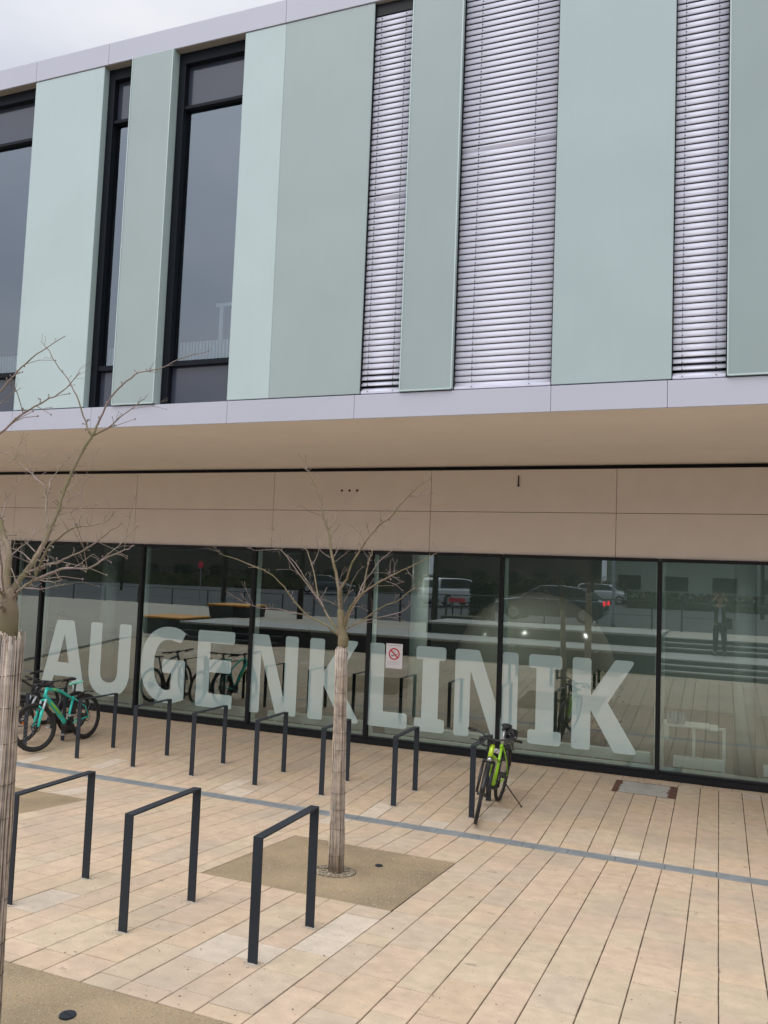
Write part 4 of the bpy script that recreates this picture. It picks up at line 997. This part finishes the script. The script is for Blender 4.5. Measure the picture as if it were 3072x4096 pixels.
for x, y, wh in ((-3.6,14.4,'above the dome'),(.2,17.5,'at the right end'),(-7.2,15.5,'in the middle')):
    t = empty('ceiling_spot', (x,y,3.9), 'small lit ceiling spot in the hall '+wh, 'ceiling lamp', 'ceiling spots in the hall')
    al = bpy.data.lights.new('spot_light', 'AREA'); al.energy = 55 if x > 0 else (24 if x > -5 else 10); al.shape = 'DISK'; al.size = .25; al.color = (1,.97,.9); ao = bpy.data.objects.new('spot_light', al); C.objects.link(ao); ao.location = (0,0,-.08); ao.parent = t
    local(MB().tube([(x,y,3.898),(x,y,3.83)], .06, 16).build('housing', m_metalw), t); local(MB().tube([(x,y,3.829),(x,y,3.824)], .045, 16).build('bulb', m_lamp), t)
m_plant = mat('leaf', (.035,.07,.025), .6, noise=.4, nscale=9)
pl = empty('potted_plant', (-1.9,14.9,-.02), 'dark leafy plant in the hall between the letters I and K', 'plant')
b = MB(); rg = random.Random(9)
for _ in range(420):
    a = rg.uniform(0,2*PI); r_ = abs(rg.gauss(0,.20)); z = rg.uniform(.35,1.35); p = Vector((-1.9+r_*math.cos(a),14.9+r_*math.sin(a),z)); d1 = Vector((rg.uniform(-1,1),rg.uniform(-1,1),rg.uniform(-.6,1))).normalized()*.06; d2 = d1.orthogonal().normalized()*.022
    b.quad(p-d1, p+d2, p+d1, p-d2)
local(b.build('foliage', m_plant), pl); local(MB().tube([(-1.9,14.9,-.02),(-1.9,14.9,.33)], [.13,.17], 18).build('pot', m_blkp), pl); local(MB().tube([(-1.9,14.9,.3),(-1.9,14.9,.9)], .012, 6).build('stem', m_twig), pl)

# ================================================================ across the plaza: what the glass mirrors
m_conc = mat('concrete', (.42,.41,.38), .8, noise=.08, nscale=3); m_dconc = mat('dark_concrete', (.045,.045,.047), .85, noise=.15, nscale=2); m_riser = mat('riser_concrete', (.10,.115,.105), .85, noise=.1, nscale=2)
# the steps, right
st_ = empty('outdoor_steps', (3,2.4,.38), 'broad concrete outdoor steps mirrored in the right hand panes', 'steps')
lv = [(2.4,.52),(2.1,.66),(1.8,.80),(-.45,.94),(-.75,1.08),(-1.05,1.22)]; zp = .375
for i, (y, z) in enumerate(lv):
    yb = lv[i+1][0] if i+1 < len(lv) else -1.35
    local(MB().box(-1.6,14,yb+(.0 if i+1 < len(lv) else 0),y-.002,.2,z-.0405).build('riser', m_riser), st_)
    local(MB().box(-1.6,14,yb+.0005,y+.01,z-.04,z).build('tread', m_conc, bevel=.004), st_)
# the terrace walls, left of the steps
def wall(name, x0, x1, y0, y1, z0, z1, l):
    t = empty(name, ((x0+x1)/2,y1,z0), l, 'wall'); local(MB().box(x0,x1,y0,y1-.03,z0,z1-.07).build('face', m_dconc), t); local(MB().box(x0,x1,y0,y1,z1-.0695,z1).build('coping', m_conc, bevel=.006), t)
wall('terrace_wall', -17.1,-1.61,.1,2.4,.3,.96,'long dark low terrace wall with a pale coping mirrored behind the letters')
wall('terrace_wall', -9.0,-1.61,-2.2,.098,.8,1.33,'upper dark terrace wall with a pale coping mirrored above the lower one')
for i, (x0, x1, z) in enumerate(((-17.3,-13,.52),(-17.2,-13,.70))):
    b = MB().box(x0,x1,2.41+.32*(1-i),2.41+.32*(1-i)+.31,.3,z); tag(b.build('low_step', m_dconc, bevel=.004), ('lower','upper')[i]+' dark step at the left end of the terrace wall', 'step', 'steps at the end of the terrace wall')
# orange topped benches
m_or = mat('orange_seat', (.72,.30,.02), .5)
for i, (x0, x1, y0, y1, z) in enumerate(((-19.4,-17.6,-.2,1.6,1.00),(-18.3,-16.6,-2.6,-1.1,1.42))):
    t = empty('orange_bench', ((x0+x1)/2,y0,.35), ('nearer','farther')[i]+' dark seating block with a bright orange top mirrored left of the letter E', 'bench', 'orange topped seating blocks')
    def slant(za, zb, e, m_, nm, x0=x0, x1=x1, y0=y0, y1=y1, t=t):
        b = MB(); b.v = [(x0+.25-e,y0-e,za),(x1-.15+e,y0-e,za),(x1-.15+e,y1+e,za),(x0+.25-e,y1+e,za),(x0-e,y0-e,zb),(x1+e,y0-e,zb),(x1+e,y1+e,zb),(x0-e,y1+e,zb)]
        for q in ((0,3,2,1),(4,5,6,7),(0,1,5,4),(1,2,6,5),(2,3,7,6),(3,0,4,7)): b.face(q)
        local(b.build(nm, m_, bevel=.01), t)
    slant(.30, z-.06, 0, m_dconc, 'base'); local(MB().box(x0-.03,x1+.03,y0-.03,y1+.03,z-.0595,z).build('seat', m_or, bevel=.01), t)
t = empty('planter', (-8.7,-3.0,1.0), 'dark square planter box standing on the terrace beside the white car', 'planter')
local(MB().box(-9.3,-8.1,-3.6,-2.4,.95,1.40).build('box', m_dconc, bevel=.01), t); local(MB().box(-9.22,-8.18,-3.52,-2.48,1.401,1.41).build('soil', m_earth), t)
# railings by the road
m_rail = mat('railing_paint', (.05,.055,.065), .5)
def railing(x0, x1, y, zb0, zb1, n, l, h=1.0):
    t = empty('railing', ((x0+x1)/2,y,min(zb0,zb1)), l, 'railing'); 
    for i in range(n):
        f = i/(n-1); x = x0+(x1-x0)*f; z = zb0+(zb1-zb0)*f; local(MB().box(x-.03,x+.03,y-.03,y+.03,z-.1,z+h).build('post', m_rail), t)
    local(MB().tube([(x0,y,zb0+h+.015),(x1,y,zb1+h+.015)], .022, 8).build('handrail', m_rail, smooth=True), t); local(MB().tube([(x0,y,zb0+.5),(x1,y,zb1+.5)], .010, 6).build('mid_rail', m_rail, smooth=True), t)
railing(-58,-24,-17.5,.32,.34,14,'long dark railing between the left plaza and the road')
railing(-15.5,-2.2,-4.6,1.0,1.22,8,'dark railing between the terrace and the parked cars')
railing(-1.2,13,-4.6,1.2,1.2,6,'dark railing above the outdoor steps')
for x, y, z in ((-9.55,-3.9,1.1),(-8.8,-3.9,1.1)):
    pass
sg = empty('barrier_sign', (-9.15,-3.9,1.05), 'small red and white plate on two dark posts beside the planter', 'sign')
for x in (-9.32,-8.98): local(MB().box(x-.025,x+.025,-3.93,-3.88,1.0,1.85).build('post', m_rail), sg)
local(MB().box(-9.48,-8.82,-3.879,-3.865,1.86,2.02).build('plate', m_red, bevel=.01), sg)
lp_ = empty('lamp_post', (-3.62,-5.4,1.18), 'slim pale grey lamp post by the road', 'lamp post'); m_pole = mat('pole_grey', (.30,.33,.38), .5, metal=.3)
local(MB().tube([(-3.62,-5.4,1.1),(-3.62,-5.4,1.5),(-3.62,-5.4,6.6)], [.09,.06,.045], 14).build('pole', m_pole, smooth=True), lp_); local(MB().tube([(-3.62,-5.4,6.6),(-3.62,-5.0,6.75),(-3.62,-4.5,6.78)], [.05,.09,.06], 10).build('lamp_head', m_pole, smooth=True), lp_)
ts = empty('traffic_sign', (-32.2,-21,.4), 'red round traffic sign on a thin pole by the far road', 'sign')
local(MB().tube([(-32.2,-21,.4),(-32.2,-21,3.1)], .03, 8).build('pole', m_pole), ts); local(MB().tube([(-32.2,-20.96,2.9),(-32.2,-20.94,2.9)], .22, 24).build('plate', m_red), ts)
# cars
m_carw = mat('white_car_paint', (.62,.63,.66), .25, coat=.6); m_card = mat('dark_car_paint', (.035,.045,.065), .22, coat=.7); m_cgl = mat('car_glass', (.012,.014,.016), .06, spec=.7)
m_redl = bpy.data.materials.new('tail_lamp_red'); m_redl.use_nodes = True; e_ = m_redl.node_tree.nodes['Principled BSDF']; e_.inputs['Base Color'].default_value = (.6,.01,.02,1); e_.inputs['Emission Color'].default_value = (1,.02,.05,1); e_.inputs['Emission Strength'].default_value = 2.5
m_redd = mat('tail_lamp_dark', (.35,.01,.02), .2); m_headl = mat('head_lamp', (.7,.7,.72), .15)
def car(name, label, loc, rz, Lh, Hh, Wd, paint, suv, lit):
    t = empty(name, loc, label, 'car', None, rz)
    def add(nm, mb, m, par=None, **k): o = mb.build(nm, m, **k); o.parent = par or t; return o
    l = Lh/2; g = .22
    bodyp = [(-l,.42),(-l+.03,.80),(-l+.10,.98 if suv else .93),(l-1.25,.98),(l-.35,.86),(l-.03,.68),(l,.40),(l-.12,g),(-l+.15,g)]
    b = MB(); n = len(bodyp); secs = [(-Wd/2+.02,.93,.0),(-Wd/2,1,.0),(Wd/2,1,.0),(Wd/2-.02,.93,.0)]
    rows = []
    for yv, sc_, _ in ((-Wd/2,.96,0),(-Wd/2+.12,1,0),(Wd/2-.12,1,0),(Wd/2,.96,0)):
        k = len(b.v); b.v += [(x*(.985 if abs(yv) > Wd/2-.05 else 1), yv, .22+(z-.22)*sc_) for x, z in bodyp]; rows.append(k)
    for r0, r1 in zip(rows, rows[1:]):
        for i in range(n): b.face((r0+i, r0+(i+1) % n, r1+(i+1) % n, r1+i))
    b.face(tuple(rows[0]+i for i in range(n))[::-1]); b.face(tuple(rows[-1]+i for i in range(n)))
    add('body', b, paint, bevel=.05, smooth=True)
    if suv: cab = [(-l+.12,.97),(-l+.30,Hh-.12),(-l+.42,Hh-.03),(-.3,Hh),(.55,Hh-.06),(1.28,.97)]
    else: cab = [(-l+.18,.92),(-l+.85,Hh-.10),(-.5,Hh),(.35,Hh-.03),(1.25,.95)]
    ins = .10
    def shell(y_in, pr, c_=cab, tap=.16):
        b = MB(); n = len(c_)
        for yv, s in ((-1,-1),(1,1)):
            b.v += [(x, s*(Wd/2-ins+y_in-tap*((z-.95)/(Hh-.95))), z) for x, z in c_]
        for i in range(n): b.face((i,(i+1) % n,n+(i+1) % n,n+i))
        b.face(tuple(range(n))[::-1]); b.face(tuple(n+i for i in range(n))); return b
    add('cabin', shell(0, 0), paint, bevel=.03, smooth=True)
    def shrink(c_, k): 
        cx = sum(x for x, z in c_)/len(c_); cz = sum(z for x, z in c_)/len(c_); return [(cx+(x-cx)*k, cz+(z-cz)*(k-.10)) for x, z in c_]
    gl = shell(.008, 0, shrink(cab, .90)); gb = add('side_window', gl, m_cgl)
    # windscreen and rear window, just proud of the cabin ends
    for (p, q_), nm in (((cab[-1],cab[-2]),'windscreen'),((cab[0],cab[1]),'rear_window')):
        w_ = MB(); o = .012 if nm == 'windscreen' else -.012
        a = Vector((p[0],0,p[1])); c = Vector((q_[0],0,q_[1])); p1 = a.lerp(c,.14); p2 = a.lerp(c,.90); hw1 = Wd/2-ins-.06; hw2 = Wd/2-ins-.20
        w_.v = [(p1.x+o,-hw1,p1.z+.01),(p1.x+o,hw1,p1.z+.01),(p2.x+o,hw2,p2.z+.01),(p2.x+o,-hw2,p2.z+.01),(p1.x-o,-hw1,p1.z-.01),(p1.x-o,hw1,p1.z-.01),(p2.x-o,hw2,p2.z-.01),(p2.x-o,-hw2,p2.z-.01)]
        for f in ((0,1,2,3),(7,6,5,4),(0,4,5,1),(1,5,6,2),(2,6,7,3),(3,7,4,0)): w_.face(f)
        add(nm, w_, m_cgl)
    rw = .34
    for x in (-l+.78, l-.85):
        for s in (-1, 1):
            y = s*(Wd/2-.09); T = add('wheel', MB().tube([(x,y-.11,rw),(x,y+.11,rw)], rw, 28), m_tyre, bevel=.02); add('rim', MB().tube([(x,y+s*.112,rw),(x,y+s*.118,rw)], .22, 20), m_silver, T)
    for s in (-1, 1):
        add('tail_light', MB().box(-l-.012,-l+.06,s*(Wd/2-.16)-.10,s*(Wd/2-.16)+.10,.74,.92), m_redl if lit else m_redd, bevel=.01)
        add('headlight', MB().box(l-.28,l+.01,s*(Wd/2-.20)-.13,s*(Wd/2-.20)+.13,.60,.72), m_headl, bevel=.02)
        add('door_mirror', MB().sphere((.95,s*(Wd/2+.06),1.02), .09, 10, 8, (.6,1,.8)), paint, smooth=True)
    return t
car('parked_car','white estate car parked nose to the right behind the railing',(-14.4,-21.0,1.07),R(-62),4.6,1.62,1.82,m_carw,True,False)
car('parked_car','dark blue car with a lit red tail light passing behind the dome reflection',(-6.5,-8.8,1.12),R(180),4.5,1.50,1.82,m_card,False,True)
car('parked_car','white car parked far back beside the pale building',(-8,-39,1.12),R(12),4.4,1.5,1.8,m_carw,True,False)
car('parked_car','dark car parked far back under the trees on the left',(-30,-36,.95),R(-10),4.4,1.5,1.8,m_card,False,False)
# buildings beyond the road
m_bk = mat('dark_brick', (.12,.10,.09), .9, noise=.25, nscale=4); m_pale = mat('pale_render', (.34,.38,.35), .85, noise=.06, nscale=.3); m_win = mat('window_dark', (.02,.025,.03), .15)
def house(x0, x1, y, h, m, l, nw, zf):
    t = empty('far_building', ((x0+x1)/2,y,zf), l, 'building'); local(MB().box(x0,x1,y-10,y,zf-1,zf+h).build('wall', m), t); local(MB().box(x0-.3,x1+.3,y-10.3,y+.3,zf+h,zf+h+.3).build('roof', m_dconc), t)
    for r_ in range(int(h//3)):
        for i in range(nw):
            w_ = (x1-x0)/nw; xx = x0+w_*(i+.25); f = local(MB().box(xx,xx+w_*.5,y-.02,y+.03,zf+1+3*r_,zf+2.4+3*r_).build('window', m_win), t)
            o = MB().box(xx-.08,xx+w_*.5+.08,y-.01,y+.09,zf+.92+3*r_,zf+.99+3*r_).build('sill', m_conc); o.parent = f
house(-95,-30,-52,7.5,m_bk,'long dark brick building mirrored at the top left of the glass',14,.5)
house(-28,-12,-58,9,m_bk,'dark brick block mirrored behind the thin tree',5,1)
house(-10.5,60,-60,10,m_pale,'pale building mirrored in the right hand panes',16,1.1)
# hedges and trees beyond the road
m_hedge = mat('hedge_leaf', (.085,.09,.045), .85, noise=.5, nscale=2)
def leafmass(name, cx, cy, cz, sx, sy, sz, n, seed, m, size):
    rg = random.Random(seed); b = MB()
    for _ in range(n):
        p = Vector((cx+rg.uniform(-1,1)*sx, cy+rg.uniform(-1,1)*sy, cz+rg.uniform(-1,1)*sz)); d1 = Vector((rg.uniform(-1,1),rg.uniform(-1,1),rg.uniform(-1,1))).normalized()*size; d2 = d1.orthogonal().normalized()*size*.5
        b.quad(p-d1,p+d2,p+d1,p-d2)
    return b
for i, (x, w_, y, z, h, l) in enumerate(((-44,17,-43,.4,1.1,'long dark hedge along the far road on the left'),(-16,9,-44,1,.9,'dark hedge behind the white car'),(6,12,-33,1.1,.55,'low olive hedge behind the photographer'))):
    t = empty('hedge', (x,y,z), l, 'hedge'); local(leafmass('f',x,y,z+h,w_,.8,h,5000,i,m_hedge,.13).build('foliage', m_hedge), t)
    local(MB().box(x-w_+.2,x+w_-.2,y-.4,y+.4,z-.4,z+h*1.4).build('core', m_hedge), t)
sb = empty('shrub', (-9.05,-7,1.05), 'dark rounded shrub hiding the front of the white estate car', 'shrub')
local(leafmass('f',-9.05,-7,1.85,.42,.4,.75,2600,8,m_plant,.09).build('foliage', m_plant), sb); local(MB().sphere((-9.05,-7,1.8), .42, 14, 10, (1,.8,1.25)).build('core', m_plant), sb)
def far_tree(x, y, z, h, seed, l):
    t = empty('bare_tree', (x,y,z), l, 'tree', 'bare trees beyond the plaza'); rg = random.Random(seed)
    local(MB().tube([(x,y,z-.2),(x+.02,y,z+h*.35),(x,y+.03,z+h*.55)], [.12,.10,.08], 10).build('trunk', m_dbark, smooth=True), t); c = MB()
    def grow(p, d, ln, r, dep):
        q = p+d*ln; c.tube([p,(p+q)/2+Vector((rg.uniform(-1,1),rg.uniform(-1,1),0))*ln*.06,q],[r,r*.85,r*.65],5,cap=False)
        if dep:
            for _ in range(3): grow(q,(d+Vector((rg.uniform(-1,1),rg.uniform(-1,1),rg.uniform(-.3,.6)))*.65).normalized(),ln*.72,r*.6,dep-1)
    for _ in range(5): grow(Vector((x,y,z+h*(.4+.15*rg.random()))),Vector((rg.uniform(-.8,.8),rg.uniform(-.8,.8),1)).normalized(),h*.2,.05,4)
    local(c.build('crown', m_dbark), t)
m_dbark = mat('dark_bark', (.035,.03,.025), .9)
for i, (x, y, z, h, l) in enumerate(((-15.1,-2.6,.9,7,'bare tree mirrored left of the thin tree'),(-9.75,-3.0,1.1,7,'bare tree mirrored beside the white car'),(-19.5,-4,.4,7.5,'bare tree mirrored by the orange seats'),(-5.6,-14,1.1,6,'bare tree mirrored behind the dark car'),(-46,-30,.4,9,'bare tree far back on the left'),(2.2,-24,1.1,8,'bare tree mirrored at the upper right pane'))): far_tree(x,y,z,h,i+40,l)

# ================================================================ people (seen in the glass)
m_skin = mat('skin', (.45,.27,.20), .55); m_jkt = mat('green_jacket', (.045,.060,.050), .8); m_shirt = mat('pale_shirt', (.40,.42,.50), .8); m_trs = mat('dark_trousers', (.035,.045,.045), .85); m_hair = mat('hair', (.09,.06,.04), .7); m_coat = mat('black_coat', (.02,.02,.024), .85); m_shoe = mat('shoe', (.02,.018,.016), .5); m_phone = mat('phone_case', (.015,.015,.018), .3)
def skinned(name, chains, m, par, sub=2):
    """chains: lists of (point, radius); first point of each later chain may repeat an earlier point"""
    vs, es, rs = [], [], []
    def idx(p, r):
        for i, v in enumerate(vs):
            if (Vector(v)-Vector(p)).length < 1e-5: return i
        vs.append(p); rs.append(r); return len(vs)-1
    for c in chains:
        ids = [idx(p, r) for p, r in c]; es += list(zip(ids, ids[1:]))
    me = bpy.data.meshes.new(name); me.from_pydata(vs, es, []); o = bpy.data.objects.new(name, me); C.objects.link(o)
    s = o.modifiers.new('skin','SKIN'); s.use_smooth_shade = True; u = o.modifiers.new('sub','SUBSURF'); u.levels = sub; u.render_levels = sub
    if not me.skin_vertices: me.attributes  # layer is created below
    bm_layer = me.skin_vertices[0].data if me.skin_vertices else None
    if bm_layer is None:
        import bmesh
        b = bmesh.new(); b.from_mesh(me); b.verts.layers.skin.verify(); b.to_mesh(me); b.free(); bm_layer = me.skin_vertices[0].data
    for i, r in enumerate(rs): bm_layer[i].radius = r if hasattr(r, '__len__') else (r, r); bm_layer[i].use_root = (i == 0)
    dg = bpy.context.evaluated_depsgraph_get(); ev = o.evaluated_get(dg); nm = bpy.data.meshes.new_from_object(ev); nm.materials.clear(); nm.materials.append(m)
    nm.polygons.foreach_set('use_smooth', [True]*len(nm.polygons)); o.modifiers.clear(); o.data = nm; o.parent = par; return o
def person(loc, rz, label, raised, top_m, bag=False):
    t = empty('person', loc, label, 'person', None, rz)
    # faces +y in its own axes
    hip = (0,0,.95); ch = [[(hip,(.15,.11)),((0,-.01,1.12),(.145,.10)),((0,-.01,1.30),(.165,.11)),((0,0,1.43),(.12,.08)),((0,.01,1.50),(.055,.055)),((0,.025,1.565),(.058,.06)),((0,.035,1.66),(.078,.098)),((0,.03,1.745),(.062,.08))]]
    for s in (-1, 1):
        ch.append([(hip,(.15,.11)),((s*.095,0,.86),(.095,.10)),((s*.115,.02,.50),(.06,.065)),((s*.125,-.015,.12),(.042,.045)),((s*.13,.0,.05),(.045,.05)),((s*.14,.13,.03),(.04,.03))])
        if raised: arm = [((s*.20,0,1.42),.062),((s*.33,.14,1.40),.046),((s*.16,.22,1.66),.036),((s*.105,.215,1.735),.028)]
        else: arm = [((s*.20,0,1.42),.062),((s*.25,-.02,1.14),.046),((s*.24,.07,.90),.035),((s*.235,.10,.83),.028)]
        ch.append([((0,0,1.43),(.12,.08))]+arm)
    body = skinned('body', ch, m_skin, t)
    # hands: palm and five separate bent fingers, rooted at the wrist
    for s in (-1, 1):
        if raised: base = Vector((s*.105,.215,1.735)); d = Vector((-s*.25,.25,1)).normalized(); side = Vector((0,1,-.25)).normalized()
        else: base = Vector((s*.235,.10,.83)); d = Vector((0,.25,-1)).normalized(); side = Vector((0,1,.25)).normalized()
        nrm = d.cross(side).normalized(); c = [[(tuple(base),(.026,.018)),(tuple(base+d*.045),(.036,.016)),(tuple(base+d*.08),(.036,.015))]]
        for k, ln in enumerate((.062,.074,.080,.072)):
            o_ = side*((k-1.5)*.020); root = base+d*.08; b0 = root+o_+d*.008; cu = nrm*(-s)*.012; c.append([(tuple(root),(.036,.015)),(tuple(b0),.0095),(tuple(b0+d*ln*.5+cu*.4),.0085),(tuple(b0+d*ln+cu*1.6),.0075)])
        th = base+d*.03; c.append([(tuple(base+d*.045),(.036,.016)),(tuple(th+side*.04+d*.02),.011),(tuple(th+side*.055+d*.055),.009)])
        skinned('hand', c, m_skin, t, 1)
    # clothing slightly proud of the body
    jk = [[((0,0,.86),(.185,.135)),((0,-.01,1.12),(.178,.125)),((0,-.01,1.30),(.185,.13)),((0,0,1.44),(.13,.095)),((0,.005,1.485),(.075,.07))]]
    for s in (-1, 1):
        if raised: jk.append([((0,0,1.44),(.13,.095)),((s*.20,0,1.42),.078),((s*.33,.14,1.40),.062),((s*.175,.215,1.64),.048)])
        else: jk.append([((0,0,1.44),(.13,.095)),((s*.20,0,1.42),.078),((s*.25,-.02,1.14),.062),((s*.24,.06,.93),.050)])
    J = skinned('jacket', jk, top_m, t)
    if raised: o = MB(); o.v = [(-.02,.132,1.44),(.02,.132,1.44),(.055,.142,1.10),(.045,.142,.98),(-.045,.142,.98),(-.055,.142,1.10)]; o.face((0,5,4,3,2,1)); oo = o.build('shirt', m_shirt); sl = oo.modifiers.new('thick','SOLIDIFY'); sl.thickness = .01; oo.parent = t
    tr_ = [[((0,0,.97),(.16,.12)),((0,0,.90),(.165,.125))]]
    for s in (-1, 1): tr_.append([((0,0,.90),(.165,.125)),((s*.10,0,.80),(.105,.11)),((s*.117,.015,.50),(.076,.08)),((s*.127,-.012,.10),(.062,.066))])
    skinned('trousers', tr_, m_trs, t)
    for s in (-1, 1):
        b = MB().sphere((s*.135,.055,.045), .05, 14, 10, (1,2.7,.9)); b.build('shoe', m_shoe, smooth=True).parent = t
    hd = Vector((0,.04,1.685))
    h = MB().sphere(hd+Vector((0,-.022,.035)), .108, 20, 14, (.88,1.06,1.0)); hv = h.v; h.v = [(x, y if y < .115 or z > 1.77 else .115, z) for x, y, z in hv]
    for i, (x, y, z) in enumerate(h.v):
        if y > .06 and z < 1.74: h.v[i] = (x*.8, .055, max(z, 1.70))
    h.build('hair', m_hair, smooth=True).parent = t
    f = MB(); f.sphere((0,.135,1.665), .017, 8, 6, (.8,1.2,1.5)); f.build('nose', m_skin, smooth=True).parent = t
    for s in (-1, 1): MB().sphere((s*.031,.118,1.692), .011, 8, 6).build('eye', m_ink, smooth=True).parent = t; MB().sphere((s*.083,.03,1.675), .028, 8, 6, (.35,.7,1.1)).build('ear', m_skin, smooth=True).parent = t
    MB().box(-.024,.024,.122,.127,1.622,1.629).build('mouth', m_red).parent = t
    if bag: b = MB().box(.14,.34,-.10,.12,.80,1.12); b.build('shoulder_bag', m_trs, bevel=.03).parent = t
    return t
person((.03,-.31,.80), 0, 'person in an open dark jacket and pale shirt holding up a phone', True, m_jkt, True)
ph = MB().box(-.085,.075,-.055,-.047,2.62,2.70).build('phone', m_phone, bevel=.003); tag(ph, 'dark phone held up in both hands by the photographer', 'phone')
person((-13.05,14.15,-.02), R(200), 'person in a dark coat standing in the hall behind the letter A', False, m_coat)
